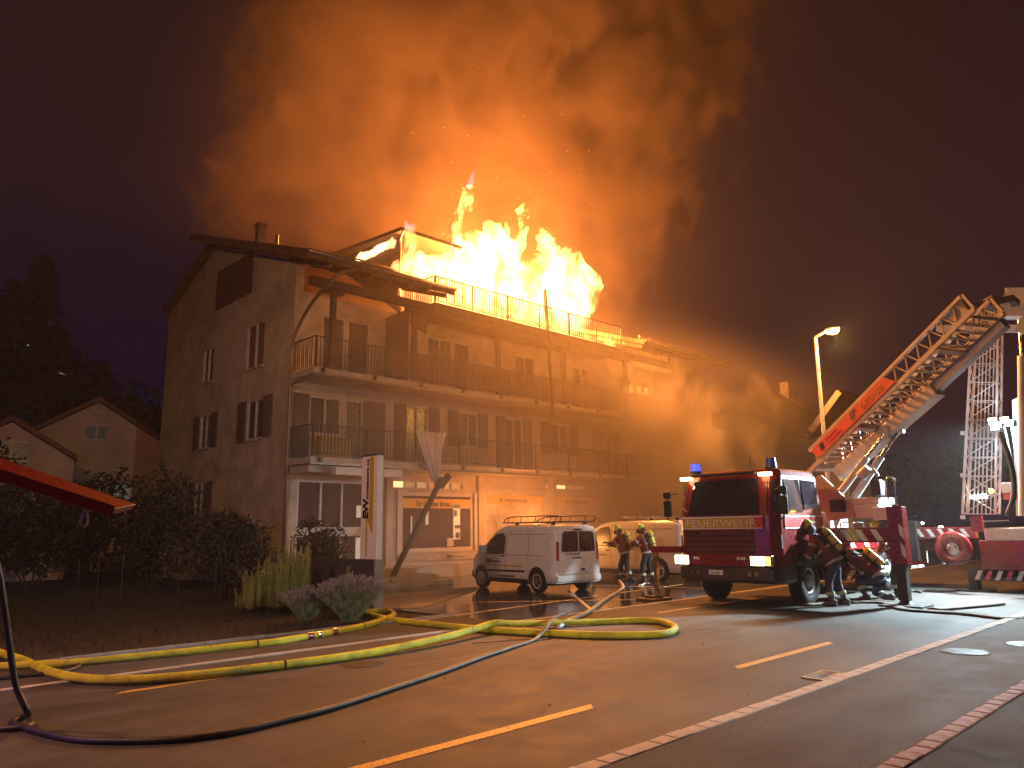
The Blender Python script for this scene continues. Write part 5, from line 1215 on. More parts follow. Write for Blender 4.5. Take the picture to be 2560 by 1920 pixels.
# faint cab interior: seats and steering wheel
_zo = [0, .44, .60, .64, .86, .875, 1.405, 1.44, 1.47, 1.70, 1.73, 1.76, 2.64, 2.70, 2.88, 4]
_zn = [0, .56, .83, .86, 1.08, 1.12, 1.60, 1.63, 1.655, 1.865, 1.90, 1.94, 2.70, 2.76, 2.93, 4.05]
_keep = ('bumper', 'number_plate', 'fog_lamp', 'trim_strip', 'aerial', 'mirror_arm', 'mirror')
_cabparts = [o for o in T1.children if o.type == 'MESH' and not o.name.split('.')[0] in _keep]
for o in _cabparts + [c for o in _cabparts for c in o.children]:
    if o.type == 'MESH' and min(v.co.z for v in o.data.vertices) > .595 and not (o.name.startswith('lettering') and max(v.co.z for v in o.data.vertices) < .76 and min(v.co.z for v in o.data.vertices) > .67):
        for v in o.data.vertices: v.co.z = float(np.interp(v.co.z, _zo, _zn))
# chassis, wheels, deck
MB().box(.6, 8.6, -.45, .45, .55, .95).build('chassis', M['black'], T1)
MB().box(2.25, 8.8, -HW, HW, 1.12, 1.24).build('deck', pbr('deck_checker_plate', (.3, .3, .3), .5, .6, bump=.4, bscale=60), T1)
for s in (-1, 1):
    MB().box(2.25, 3.0, s * .95 - .27, s * .95 + .27, .45, 1.115).build('locker', M['red'], T1, bevel=.015)
    MB().box(4.6, 5.2, s * .95 - .27, s * .95 + .27, .55, 1.115).build('locker', M['red'], T1, bevel=.015)
    MB().box(6.9, 8.8, s * .95 - .27, s * .95 + .27, .55, 1.115).build('locker', M['red'], T1, bevel=.015)
    MB().box(2.3, 8.8, s * HW + (.002 if s > 0 else -.03), s * HW + (.03 if s > 0 else -.002), 1.10, 1.40).build('side_rail_panel', M['red'], T1)
    for k in range(7):
        x = 2.7 + k * .85; quadplate('stripe', [(x, s * (HW + .03), 1.14), (x + .26, s * (HW + .03), 1.14), (x + .06, s * (HW + .03), 1.36), (x - .20, s * (HW + .03), 1.36)], (0, s, 0), M['whiteprint'], .004)
    for k, x in enumerate((1.30, 5.85)):
        R = .50
        wl = MB().lathe([(R * .55, 0), (R * .96, .01), (R, .05), (R, .25), (R * .95, .29), (R * .62, .295), (R * .58, .24)], (x, s * (HW - .30), R), (0, s, 0), 28).build('wheel', M['rubber'], T1)
        MB().lathe([(R * .58, .22), (R * .57, .27), (R * .50, .27), (R * .45, .20), (R * .28, .21), (R * .24, .30), (.01, .31)], (x, s * (HW - .30), R), (0, s, 0), 24).build('rim', M['greypaint'], wl)
        nb = MB()
        for q in range(10):
            a = 2 * PI * q / 10; nb.cyl((x + .17 * math.cos(a), s * (HW - .085), R + .17 * math.sin(a)), (x + .17 * math.cos(a), s * (HW - .04), R + .17 * math.sin(a)), .017, n=6)
        nb.build('wheel_nuts', M['steel'], wl, kind='stuff')
    q = MB().loft([[V((5.85 + r_ * math.cos(a), y, .5 + r_ * math.sin(a))) for r_, y in ((.60, s * .9), (.64, s * .9), (.64, s * (HW + .01)), (.60, s * (HW + .01)))] for a in np.linspace(.05, PI - .05, 12)]); q.build('mudguard', M['black'], T1)
MB().box(1.85, 2.0, -HW - .02, -HW + .25, .62, .68).box(1.85, 2.0, -HW - .02, -HW + .25, .35, .40).build('step', M['steel'], T1, kind='stuff')
# grab rails on the deck edge
gr = MB()
for x0 in (3.2, 3.9): gr.tube(smooth_path([(x0, -HW + .03, 1.41), (x0, -HW + .03, 1.68), (x0 + .08, -HW + .03, 1.73), (x0 + .58, -HW + .03, 1.73), (x0 + .66, -HW + .03, 1.68), (x0 + .70, -HW + .03, 1.41)], 3), .018, 6)
gr.build('grab_rail', M['steel'], T1, kind='stuff')
# front left stabiliser (picture left) with its foot plate
st = thing('stabiliser_pad', 'dark foot plate under the stabiliser at the left front of the ladder truck', 'foot plate', (15.15, 10.9, 0)); 
MB().box(-.35, .35, -.28, .28, .0165, .055).build('plate', M['wood'], st, bevel=.006)
MB().box(-.16, .16, -.16, .16, .056, .10).build('foot', M['metal'], st, bevel=.01)
MB().box(.10, .20, 1.95, 2.05, .10, 1.1).build('stabiliser_leg', M['steel'], T1); MB().box(.08, .22, HW, 2.08, 1.102, 1.25).build('stabiliser_arm', M['red'], T1)
# right hand outriggers: beam, leg, foot
def outrigger(px_x, y_out, zt, lean, pad_label):
    x = px_x - TO.x; y = y_out - TO.y
    bm_ = MB().box(x - .14, x + .14, y + .15, -HW - .005, 1.30, 1.62).build('outrigger_beam', M['red'], T1, bevel=.012, label='striped outrigger beam reaching out on the right')
    for k in range(int((-HW - y) / .32)):
        yy = y + .25 + k * .32
        MB().prism([(x - .1435, yy, 1.34), (x - .1435, yy + .13, 1.34), (x - .1435, yy + .27, 1.58), (x - .1435, yy + .14, 1.58)], (-.003, 0, 0)).build('stripe', M['whiteprint'], bm_)
    lg = MB().box(x - .15, x + .15, y - .17, y + .145, .85, 2.05).build('outrigger_leg', M['red'], T1, bevel=.012)
    MB().box(x - .10, x + .10, y - .10, y + .10, .12, .848).build('leg_tube', M['metal'], lg)
    MB().tube(smooth_path([(x - .12, y - .08, 2.06), (x - .12, y - .10, 2.55), (x - .12, y - .02, 2.68), (x - .12, y + .08, 2.60), (x - .12, y + .08, 2.2)], 4), .022, 8).build('guard_handle', M['steel'], lg)
    for z in (.95, 1.35): MB().prism([(x - .152, y - .165, z), (x - .152, y - .08, z + .12), (x - .152, y - .08, z + .36), (x - .152, y - .165, z + .24)], (-.003, 0, 0)).build('stripe', M['whiteprint'], lg)
    MB().cyl((x, y, .04), (x, y, .118), .16, .09, n=16).build('foot', M['metal'], lg)
    p = thing('outrigger_pad', pad_label, 'foot plate', (px_x, y_out, 0)); MB().box(-.36, .36, -.42, .42, .002, .038).build('plate', M['black'], p, bevel=.006)
outrigger(17.1, 5.96, 2.0, 0, 'dark square foot plate under the nearer outrigger leg, on the bright road')
# turntable and ladder
TX, TY = 4.3, -.15
MB().cyl((TX, TY, 1.245), (TX, TY, 1.45), .85, n=28).build('turntable_ring', M['metal'], T1)
az = math.radians(-112); H_ = V((math.cos(az), math.sin(az), 0)); LAT = V((-H_.y, H_.x, 0))      # LAT points away from the camera side
P0 = onX(2022, 1180, 18.9) - TO; tipd = ray(2437, 772)
n_ = V((-H_.y, H_.x, 0)); o0 = V((0, 0, CAMH)) - TO; tt = (P0 - o0).dot(n_) / tipd.dot(n_); TIP = o0 + tipd * tt
D_ = (TIP - P0); LL = D_.length; D_ = D_ / LL; UP_ = LAT.cross(D_).normalized()
if UP_.z < 0: UP_ = -UP_
LAT = V((-H_.y, H_.x, 0)); 
if LAT.x < 0: LAT = -LAT
WD = 0.86
Q = lambda s, l, u: P0 + D_ * s + LAT * l + UP_ * u       # s along, l across (0 = near rail), u above
lad = bpy.data.objects.new('ladder', None); COL.objects.link(lad); lad.parent = T1
tub = MB()
for l in (0, WD):
    rr = MB().beam(Q(0, l, 0), Q(LL, l, 0), .07, .10, UP_).beam(Q(.35, l, .42), Q(LL - .05, l, .42), .075, .075, UP_)
    rr.beam(Q(LL, l, 0), Q(LL, l, .43), .06, .06, D_)
    rr.build('rail', M['aluminium'], lad)
    tr = MB(); nseg = 14
    for k in range(nseg):
        s0 = .4 + (LL - .5) * k / nseg; s1 = .4 + (LL - .5) * (k + 1) / nseg; sm_ = (s0 + s1) / 2
        tr.beam(Q(s0, l, .03), Q(sm_, l, .41), .028, .028, LAT).beam(Q(sm_, l, .41), Q(s1, l, .03), .028, .028, LAT)
    tr.build('lattice', M['aluminium'], lad, kind='stuff')
nr = 26
for k in range(nr):
    s0 = .3 + (LL - .5) * k / (nr - 1)
    MB().beam(Q(s0, .036, .0), Q(s0, WD - .036, 0), .055, .04, D_).build('rung', M['aluminium'], lad)
    if k % 2: MB().beam(Q(s0 + .02, .10, -.05), Q(s0 + .10, WD - .1, -.05), .02, .02, UP_).build('cross_brace', M['steel'], lad)
for k in range(nr * 4):
    pass
sl = MB()
for k in range(nr - 1):
    s0 = .3 + (LL - .5) * (k + .5) / (nr - 1)
    for j in range(4): sl.beam(Q(s0 - .07, .45 + j * .10, -.07), Q(s0 + .07, .49 + j * .10, -.07), .018, .018, UP_)
    sl.beam(Q(s0 - .06, .1, .05), Q(s0 + .07, .22, .05), .02, .02, UP_).beam(Q(s0 + .07, .24, .05), Q(s0 - .06, .38, .05), .02, .02, UP_)
sl.build('inner_section_rungs', M['steel'], lad, kind='stuff')
MB().beam(Q(.0, WD + .12, -.10), Q(LL * .97, WD + .12, -.06), .20, .34, UP_).build('main_beam', M['greypaint'], lad, bevel=.01)
MB().beam(Q(.3, WD * .8, -.25), Q(LL * .62, WD + .05, -.22), .34, .30, UP_).build('under_frame', M['greypaint'], lad, bevel=.01)
for s0 in (.25, LL * .33, LL * .80): MB().beam(Q(s0, -.02, -.06), Q(s0, WD + .2, -.06), .10, .12, D_).build('cross_member', M['aluminium'], lad)
# banner on the near rail: red panel with crest and a row of symbols
bl = MB().prism([Q(.55, -.045, .06), Q(.42, -.045, .36), Q(LL * .56, -.045, .38), Q(LL * .60, -.045, .06)], -LAT * .008)
ban = bl.build('banner', pbr('banner_red', (.75, .12, .08), .5, var=.08, bump=.02), lad)
nb = D_; 
def onban(s, u, d=.012): return Q(s, -.045 - d, u)
MB().prism([onban(.72, .14), onban(.86, .12), onban(.90, .30), onban(.74, .32)], -LAT * .003).build('crest', M['ink'], ban)
MB().prism([onban(1.95, .14), onban(2.02, .12), onban(2.10, .24), onban(2.20, .30), onban(2.12, .35), onban(1.98, .33), onban(1.93, .22)], -LAT * .003).build('dark_emblem', pbr('emblem_green', (.12, .12, .06), .5), ban)
xdir = D_; ydir = UP_
if xdir.cross(ydir).dot(-LAT) < 0: xdir, ydir = D_, UP_
lettering("Feuerwehr", .10, onban(1.0, .24), D_, UP_, M['redband'], ban, depth=.003); lettering("Rapperswil-Jona", .085, onban(1.0, .14), D_, UP_, M['redband'], ban, depth=.003)
lettering("OEOIUB", .22, onban(2.35, .13), D_, UP_, M['yellowband'], ban, depth=.003, space=1.25, squash=.8)
MB().prism([Q(LL - .55, .02, .04), Q(LL - .60, .02, .34), Q(LL - .12, .02, .40), Q(LL - .12, .02, .10)], LAT * .01).build('end_plate', M['aluminium'], lad)
# hydraulic cylinders
for l, px0, px1, nm in ((.30, (2090, 1245), (2150, 1112), 'c'), (.62, (2125, 1262), (2222, 1118), 'c')):
    top_ = Q(LL * .36 if l < .5 else LL * .40, WD * (.75 if l < .5 else 1.05), -.28)
    a = onX(*px0, 18.6) - TO; mid = a.lerp(top_, .62)
    cyl_ = MB().cyl(a, mid, .085, n=16).build('hydraulic_cylinder', M['greypaint'], T1)
    MB().cyl(mid, top_, .045, n=12).build('piston_rod', M['chrome'], cyl_)
    MB().obox(top_, V((.05, 0, 0)), V((0, .06, 0)), V((0, 0, .16))).build('lug', M['greypaint'], cyl_)
# turret body
def xp(a, b, X=18.4): return onX(a, b, X) - TO
poly = [xp(*p) for p in ((2040, 1190), (2050, 1195), (2135, 1272), (2138, 1290), (2085, 1300), (2045, 1225))]
MB().prism([xp(2038, 1195), xp(2052, 1188), xp(2136, 1266), xp(2134, 1294), xp(2072, 1302), xp(2046, 1250)], (.10, 0, 0)).build('turret_cheek', pbr('turret_orange_grey', (.8, .70, .58), .45, var=.05), T1, bevel=.01)
MB().prism([xp(2038, 1195, 19.3), xp(2052, 1188, 19.3), xp(2136, 1266, 19.3), xp(2134, 1294, 19.3), xp(2072, 1302, 19.3)], (.10, 0, 0)).build('turret_cheek', M['greypaint'], T1, bevel=.01)
a = xp(2135, 1262); b = xp(2200, 1295)
MB().box(3.35, 4.2, b.y, a.y, b.z, a.z).build('control_box', M['greypaint'], T1, bevel=.02)
MB().box(3.4, 4.4, xp(2198, 1265).y, xp(2120, 1245).y, a.z + .002, a.z + .16).build('control_cover', M['greypaint'], T1, bevel=.02)
a = xp(2078, 1250); MB().box(3.26, 3.38, xp(2115, 1270).y, a.y, xp(2100, 1280).z, a.z).build('hydraulic_block', M['black'], T1, bevel=.02)
# operator seat and guard rail
a = xp(2185, 1215); b = xp(2160, 1240)
MB().box(3.3, 3.7, xp(2205, 1225).y, xp(2180, 1225).y, xp(2180, 1240).z, xp(2180, 1200).z).build('operator_seat', M['black'], T1, bevel=.03)
MB().tube(smooth_path([xp(2208, 1200), xp(2214, 1205), xp(2214, 1238), xp(2208, 1242), xp(2198, 1242)], 4), .022, 8).build('guard_handle', M['steel'], T1)
MB().box(3.2, 3.9, xp(2230, 1300).y, xp(2192, 1300).y, xp(2200, 1300).z, xp(2200, 1268).z).build('operator_platform', M['greypaint'], T1, bevel=.015)
MB().tube([xp(2165, 1190), xp(2185, 1175), xp(2195, 1190)], .05, 8).build('console_arm', M['greypaint'], T1)
MB().cyl(xp(2150, 1192), xp(2172, 1170), .12, n=14).build('winch_drum', M['greypaint'], T1)
MB().box(TX - .55, TX + .55, TY - .55, TY + .55, 1.452, 2.0).build('turret_base', M['greypaint'], T1, bevel=.02)

# ================================================================ second rescue platform on the right edge
SO = V((21.6, 4.9, 0))
T2 = thing('rescue_platform_truck', 'second fire vehicle at the right edge with vertical lattice mast and red hose reel', 'fire engine', SO)
X2 = 21.4
def x2(a, b, X=X2): return onX(a, b, X) - SO
yl = x2(2452, 1400).y
MB().box(0, 7, -2.2, yl + .05, .35, 1.25).build('body', M['red'], T2, bevel=.02)
a = x2(2455, 1325)
MB().box(.0, 6.5, -2.2, yl - .1, 1.252, 1.55).build('upper_body', M['greypaint'], T2, bevel=.02)
rc = x2(2385, 1372, 21.2)
reel = bpy.data.objects.new('hose_reel', None); COL.objects.link(reel); reel.parent = T2
MB().lathe([(.05, 0), (.40, 0), (.425, .03), (.40, .06), (.20, .065), (.17, .04), (.05, .04)], rc, (-1, 0, .0), 32).build('reel_disc', M['red'], reel)
MB().lathe([(.16, .045), (.14, .07), (.10, .06), (.01, .06)], rc, (-1, 0, 0), 24).build('hub', M['steel'], reel)
MB().cyl(rc, rc + V((.5, 0, 0)), .26, n=24).build('hose_coil', M['black'], reel)
MB().tube(smooth_path([rc + V((-.07, .36, -.1)), rc + V((-.07, .15, -.33)), rc + V((-.07, -.28, -.28))], 5), .015, 6).build('slot_trim', M['metal'], reel)
MB().box(.0, .35, yl - 1.2, yl + .28, .28, .55).build('rear_bumper', M['black'], T2)
for k in range(5):
    y = yl + .24 - k * .22; MB().prism([(-.004, y, .30), (-.004, y - .10, .30), (-.004, y - .20, .52), (-.004, y - .10, .52)], (-.004, 0, 0)).build('stripe', M['whiteprint'] if k % 2 == 0 else M['redband'], T2)
# striped outrigger beam towards the left and its leg
b0 = x2(2297, 1343, 22.2); b1 = x2(2440, 1343, 22.2)
bm_ = MB().box(.55, .85, b1.y, b0.y, 1.28, 1.58).build('outrigger_beam', M['red'], T2, bevel=.012, label='striped outrigger beam reaching left towards the ladder truck')
for k in range(5):
    yy = b1.y + .12 + k * .27; MB().prism([(.5465, yy, 1.33), (.5465, yy + .10, 1.33), (.5465, yy + .23, 1.54), (.5465, yy + .12, 1.54)], (-.003, 0, 0)).build('stripe', M['whiteprint'], bm_)
MB().box(.45, .95, b0.y + .005, b0.y + .32, .7, 1.75).build('outrigger_leg', M['metal'], T2, bevel=.012)
c = V((22.0, 6.0, 0)); q = onZ(2440, 1478); 
p = thing('outrigger_pad', 'foot plate below the red hose reel on the far bright road', 'foot plate', (q.x, q.y, 0)); MB().box(-.3, .3, -.38, .38, .002, .04).build('plate', M['black'], p, bevel=.006)
MB().cyl((q.x - SO.x, q.y - SO.y, .04), (q.x - SO.x, q.y - SO.y, .5), .14, n=14).build('outrigger_foot', M['metal'], T2)
# vertical lattice mast
mast = bpy.data.objects.new('lattice_mast', None); COL.objects.link(mast); mast.parent = T2
ML = onX(2406, 1285, 22.4) - SO; MT = onX(2432, 772, 22.4) - SO
MR = onX(2488, 1285, 22.4) - SO; MU = onX(2496, 772, 22.4) - SO
back = V((.42, .0, 0)); cors = [(ML, MT), (MR, MU), (MR + back, MU + back), (ML + back, MT + back)]
for k, (a, b) in enumerate(cors): MB().beam(a, b, .055, .055, (1, 0, 0)).build('chord', M['aluminium'], mast)
for f in (.15, .30, .42, .55, .68, .82): 
    a = ML.lerp(MR, f); b = MT.lerp(MU, f); MB().beam(a + back * .3, b + back * .3, .03, .03, (1, 0, 0)).build('inner_tube', M['aluminium'], mast)
lt = MB(); ns = 11
for (a0, b0_), (a1, b1_) in ((cors[0], cors[1]), (cors[1], cors[2]), (cors[3], cors[0]), (cors[2], cors[3])):
    for k in range(ns):
        f0, f1 = k / ns, (k + 1) / ns; p0, p1 = a0.lerp(b0_, f0), a1.lerp(b1_, f1)
        lt.beam(p0, p1, .022, .022); lt.beam(a0.lerp(b0_, f0), a1.lerp(b1_, f0), .022, .022)
lt.build('bracing', M['aluminium'], mast, kind='stuff')
for z_ in (1285, 1180, 1075): 
    a = onX(2408, z_ + 8, 22.4) - SO; MB().box(a.x - .05, a.x + .05, a.y - .04, a.y + .06, a.z - .05, a.z + .05).build('clamp', M['aluminium'], mast)
# mast head: plates and triangular frame
hd = x2(2455, 772, 20.8)
MB().box(hd.x - .25, hd.x + .35, x2(2545, 772, 20.8).y, x2(2408, 772, 20.8).y, hd.z - .02, hd.z + .14).build('head_platform', M['metal'], T2, bevel=.01)
def tri(pts, mat, name, X=20.6, th=.03): return MB().prism([x2(a, b, X) for a, b in pts], (th, 0, 0)).build(name, mat, T2)
tri([(2497, 768), (2512, 729), (2530, 770)], M['aluminium'], 'head_plate')
MB().tube([x2(2448, 762, 20.6), x2(2480, 738, 20.6), x2(2491, 760, 20.6), x2(2450, 757, 20.6)], .035, 6).build('head_frame', M['aluminium'], T2)
tri([(2455, 800), (2470, 785), (2485, 787), (2492, 800), (2478, 806)], M['aluminium'], 'head_plate')
tri([(2500, 785), (2520, 783), (2505, 802)], M['aluminium'], 'head_plate')
# boom running right out of the picture, and its cylinder
a = x2(2360, 815, 21.6); b = x2(2640, 790, 21.6)
MB().beam(x2(2515, 760, 21.9), x2(2700, 760, 21.9), .5, .75).build('boom', M['greypaint'], T2, bevel=.02)
MB().beam(x2(2345, 822, 22.2), x2(2560, 822, 22.2), .3, .16).build('boom_rail', M['aluminium'], T2)
cy0 = x2(2556, 1010, 21.2); cy1 = x2(2552, 860, 21.2); cy2 = x2(2550, 800, 21.2)
hc = MB().cyl(x2(2560, 1290, 21.2), cy1 + V((0, 0, -.3)), .11, n=16).build('hydraulic_cylinder', M['greypaint'], T2); MB().cyl(cy1 + V((0, 0, -.3)), cy2, .055, n=12).build('piston_rod', M['steel'], hc)
MB().prism([x2(2540, 830, 21.0), x2(2548, 795, 21.0), x2(2560, 790, 21.0), x2(2566, 835, 21.0)], (.12, 0, 0)).build('lug_plate', M['greypaint'], T2)
tri([(2540, 1290), (2530, 1000), (2552, 990), (2575, 1290)], M['greypaint'], 'column', 22.0, .3)
MB().tube(smooth_path([x2(2500, 1080, 21), x2(2515, 1120, 21), x2(2532, 1180, 21), x2(2534, 1240, 21), x2(2518, 1290, 21)], 5), .06, 8).build('hose_bundle', M['black'], T2)
MB().box(.2, 1.2, x2(2545, 1200).y, x2(2490, 1200).y, x2(2500, 1232).z, x2(2500, 1205).z).build('lamp_box', M['whiteprint'], T2, bevel=.02)
MB().box(.2, 1.2, x2(2545, 1200).y, x2(2492, 1200).y, x2(2500, 1248).z, x2(2500, 1234).z).build('sign_plate', M['redband'], T2)
q = x2(2478, 1228, 21.0); MB().ball(q, .06, 10, 7).build('amber_beacon', M['amber'], T2); point('amber_light', q + V((-.1, 0, 0)), (1, .5, .05), 6, .05, T2)
q = x2(2446, 1241, 22.5); MB().box(q.x, q.x + .1, q.y - .18, q.y + .18, q.z - .05, q.z + .05).build('work_lamp', M['headlamp'], T2)
for z_ in (1304, 1322): MB().beam(x2(2430, z_, 21.1), x2(2522, z_ - 3, 21.1), .03, .03).build('deck_rail', M['aluminium'], T2)
MB().beam(x2(2440, 1290, 21.1), x2(2446, 1330, 21.1), .25, .12).build('mast_foot', M['red'], T2)
# the floodlights
fh = thing('floodlight_stand', 'pair of glaring white floodlights on a thin stand beside the lattice mast', 'floodlight', (21.9, onX(2510, 1060, 21.9).y, 0))
FHO = V(fh.location); M['flood'] = emis('floodlight_glare', (.80, .95, 1.0), 90.0)
z0 = onX(2505, 1055, 21.9).z
MB().tube([(.35, -.12, 1.3), (0, 0, z0 - .1)], .018, 6).build('pole', M['greypaint'], fh); MB().tube([(-.1, -.2, 1.3), (0, -.15, z0 - .1)], .018, 6).build('pole', M['greypaint'], fh)
for (a, b) in ((2482, 1052), (2493, 1062), (2487, 1068), (2512, 1050), (2523, 1058)):
    q = onX(a, b, 21.9) - FHO
    hd_ = MB().box(q.x - .02, q.x + .10, q.y - .10, q.y + .10, q.z - .08, q.z + .08).build('lamp_head', M['metal'], fh, bevel=.01)
    MB().box(q.x - .032, q.x - .022, q.y - .085, q.y + .085, q.z - .065, q.z + .065).build('lamp_glass', M['flood'], hd_)
for (a, b, tg, k) in ((2487, 1058, (17.5, 5.2, 0), 1.0), (2518, 1055, (18.5, 8.5, 0), 1.0)):
    q = onX(a, b, 21.82) - FHO; spot('flood_light', q, V(tg) - FHO, (.72, .92, 1.0), FLOODP * k, 92, .10, .6, fh)

point('added_flood_fill', onX(2503, 1057, 21.6) - FHO, (.62, .80, 1.0), 130, .12, fh)  # added point lamp beside the floodlights, brightens the mast and nearby haze
# assumed work light, unseen behind the camera, lighting sign, garden and van rear
wl_ = thing('assumed_work_mast', 'assumed work light mast, unseen behind the camera', 'work light', (5.2, -6.0, 0))
MB().cyl((0, 0, 0.02), (0, 0, 3.5), .04, n=10).build('pole', M['metal'], wl_)
for k in range(3): MB().tube([(0, 0, 1.0), (.7 * math.cos(k * 2.1), .7 * math.sin(k * 2.1), .04)], .02, 6).build('leg', M['metal'], wl_)
MB().box(-.2, .2, -.05, .10, 3.5, 3.8).build('lamp_head', M['metal'], wl_, bevel=.02); MB().box(-.17, .17, .101, .11, 3.53, 3.77).build('lamp_glass', emis('assumed_work_glass', (.9, .95, 1), 6.0), wl_)
spot('assumed_work_light', (0, .14, 3.65), V((10.4, 13.0, 1.1)) - V((5.2, -6.0, 0)), (1.0, .93, .86), WORKP, 40, .08, .5, wl_)

bc_ = thing('blue_beacon', 'added blue beacon on a pole, unseen left of the frame, tinting the garden', 'beacon', (-3.2, 9.6, 0))  # added lamp out of view, gives the left garden its blue tint
MB().cyl((0, 0, 0.02), (0, 0, 3.0), .05, n=10).build('pole', M['metal'], bc_); MB().cyl((0, 0, 3.0), (0, 0, 3.18), .11, .09, n=14).build('beacon_dome', emis('added_blue_dome', (.05, .05, 1.0), 6.0), bc_)
point('added_blue_light', (0, 0, 3.35), (.10, .06, 1.0), BLUEP, .1, bc_)

# ================================================================ firefighters
M['suit'] = pbr('dark_turnout_cloth', (.018, .016, .02), .85, var=.3, vscale=6, bump=.4, bscale=35)
M['suitred'] = pbr('red_turnout_jacket', (.17, .03, .022), .8, var=.25, vscale=6, bump=.4, bscale=35)
M['suitblue'] = pbr('blue_overtrousers', (.05, .055, .10), .85, var=.25, bump=.4, bscale=35)
M['reflect'] = pbr('reflective_tape', (.45, .42, .30), .35, var=.1, bump=.05)
M['helmet'] = pbr('lime_helmet', (.48, .52, .08), .35, var=.12, coat=.4, bump=.02)
M['skin'] = pbr('skin', (.42, .24, .17), .5, var=.1, bump=.05); M['glove'] = pbr('glove_leather', (.12, .09, .07), .8, var=.2, bump=.3)
M['tank'] = pbr('yellow_air_tank', (.50, .42, .06), .35, var=.1, bump=.02); M['boot'] = pbr('boot_leather', (.10, .08, .07), .6, var=.2, bump=.2)
def skin_body(J, edges, name, mat, parent):
    me = bpy.data.meshes.new(name); keys = list(J); me.from_pydata([J[k][0] for k in keys], [(keys.index(a), keys.index(b)) for a, b in edges], [])
    o = bpy.data.objects.new(name, me); COL.objects.link(o)
    md = o.modifiers.new('s', 'SKIN'); md.use_smooth_shade = True
    for i, k in enumerate(keys):
        r = J[k][1]; sv = me.skin_vertices[0].data[i]; sv.radius = (r, r) if not isinstance(r, tuple) else r; sv.use_root = (i == 0)
    o.modifiers.new('u', 'SUBSURF').levels = 2
    dg = bpy.context.evaluated_depsgraph_get(); m2 = bpy.data.meshes.new_from_object(o.evaluated_get(dg)); bpy.data.objects.remove(o)
    m2.materials.clear(); m2.materials.append(mat); m2.polygons.foreach_set('use_smooth', [True] * len(m2.polygons))
    ob = bpy.data.objects.new(name, m2); COL.objects.link(ob); ob.parent = parent; return ob
def person(label, loc, rotz, J, jacket, trousers, tank=True, helmet=True, grip=.7):
    """J: joints in the figure's own frame, x forwards, y left, z up"""
    t = thing('person', label, 'person', loc, rotz)
    v = {k: V(p) for k, p in J.items()}
    R = dict(pelvis=.165, belly=.16, chest=.185, neck=.075, head0=.07, shL=.085, shR=.085, elL=.062, elR=.062, wrL=.045, wrR=.045, hipL=.115, hipR=.115, knL=.085, knR=.085, anL=.062, anR=.062, toeL=.05, toeR=.05)
    E_ = [('pelvis', 'belly'), ('belly', 'chest'), ('chest', 'neck'), ('neck', 'head0')]
    for s in 'LR': E_ += [('chest', 'sh' + s), ('sh' + s, 'el' + s), ('el' + s, 'wr' + s), ('pelvis', 'hip' + s), ('hip' + s, 'kn' + s), ('kn' + s, 'an' + s), ('an' + s, 'toe' + s)]
    skin_body({k: (v[k], R[k]) for k in R}, E_, 'body', trousers, t)
    # jacket over torso and arms
    JK = {k: (v[k], R[k] * 1.10 + .012) for k in ('belly', 'chest', 'shL', 'shR', 'elL', 'elR')}
    JK['hem'] = (v['pelvis'].lerp(v['belly'], -.1), R['pelvis'] * 1.15); JK['collar'] = (v['chest'].lerp(v['neck'], .7), .10)
    for s in 'LR': JK['cf' + s] = (v['el' + s].lerp(v['wr' + s], .85), .062)
    skin_body(JK, [('belly', 'hem'), ('belly', 'chest'), ('chest', 'collar'), ('chest', 'shL'), ('chest', 'shR'), ('shL', 'elL'), ('shR', 'elR'), ('elL', 'cfL'), ('elR', 'cfR')], 'jacket', jacket, t)
    def band(a, b, f, r, w_=.025):
        p = v[a].lerp(v[b], f); d = (v[b] - v[a]).normalized(); MB().cyl(p - d * w_, p + d * w_, r, n=18, cap=True).build('reflective_band', M['reflect'], t)
    for s in 'LR':
        band('el' + s, 'wr' + s, .45, .079); band('sh' + s, 'el' + s, .55, .092)
        band('kn' + s, 'an' + s, .55, .092, .035)
    band('pelvis', 'belly', .05, .205)
    band('belly', 'chest', .35, .208)
    # head: face, ears, nose, mask, helmet
    hc = v['head']; up = (hc - v['neck']).normalized(); fwd = V(J.get('look', (1, 0, 0))).normalized(); fwd = (fwd - up * fwd.dot(up)).normalized(); lf_ = up.cross(fwd)
    rings = []
    for zz, rx, ry, fx_ in ((-.125, .035, .03, .045), (-.11, .055, .045, .03), (-.07, .075, .06, .015), (-.02, .088, .072, .0), (.03, .094, .076, -.005), (.08, .085, .07, -.01), (.11, .05, .045, -.01), (.122, .01, .01, -.01)):
        rings.append([hc + up * zz + fwd * (fx_ + rx * math.cos(a)) + lf_ * (ry * math.sin(a)) for a in np.linspace(0, 2 * PI, 15)[:-1]])
    hd = MB().loft(rings).build('head', M['skin'], t)
    MB().prism([hc + fwd * .085 + up * -.005 + lf_ * .014, hc + fwd * .085 + up * -.005 - lf_ * .014, hc + fwd * .088 + up * -.045 - lf_ * .018, hc + fwd * .088 + up * -.045 + lf_ * .018], fwd * .022).build('nose', M['skin'], hd)
    for s in (-1, 1):
        MB().ball(hc + fwd * .080 + up * .012 + lf_ * .032 * s, .012, 8, 5).build('eye', M['ink'], hd); MB().ball(hc + lf_ * .076 * s + up * -.005, .022, 8, 5, (.8, .4, 1.2)).build('ear', M['skin'], hd)
    MB().beam(hc + fwd * .085 - up * .065 - lf_ * .025, hc + fwd * .085 - up * .065 + lf_ * .025, .012, .012).build('mouth', pbr('lips', (.35, .13, .10), .5), hd)
    if tank: MB().lathe([(.01, 0), (.05, .01), (.062, .05), (.045, .09), (.03, .11), (.01, .115)], hc + fwd * .05 - up * .04, fwd, 14).build('breathing_mask', M['black'], t)
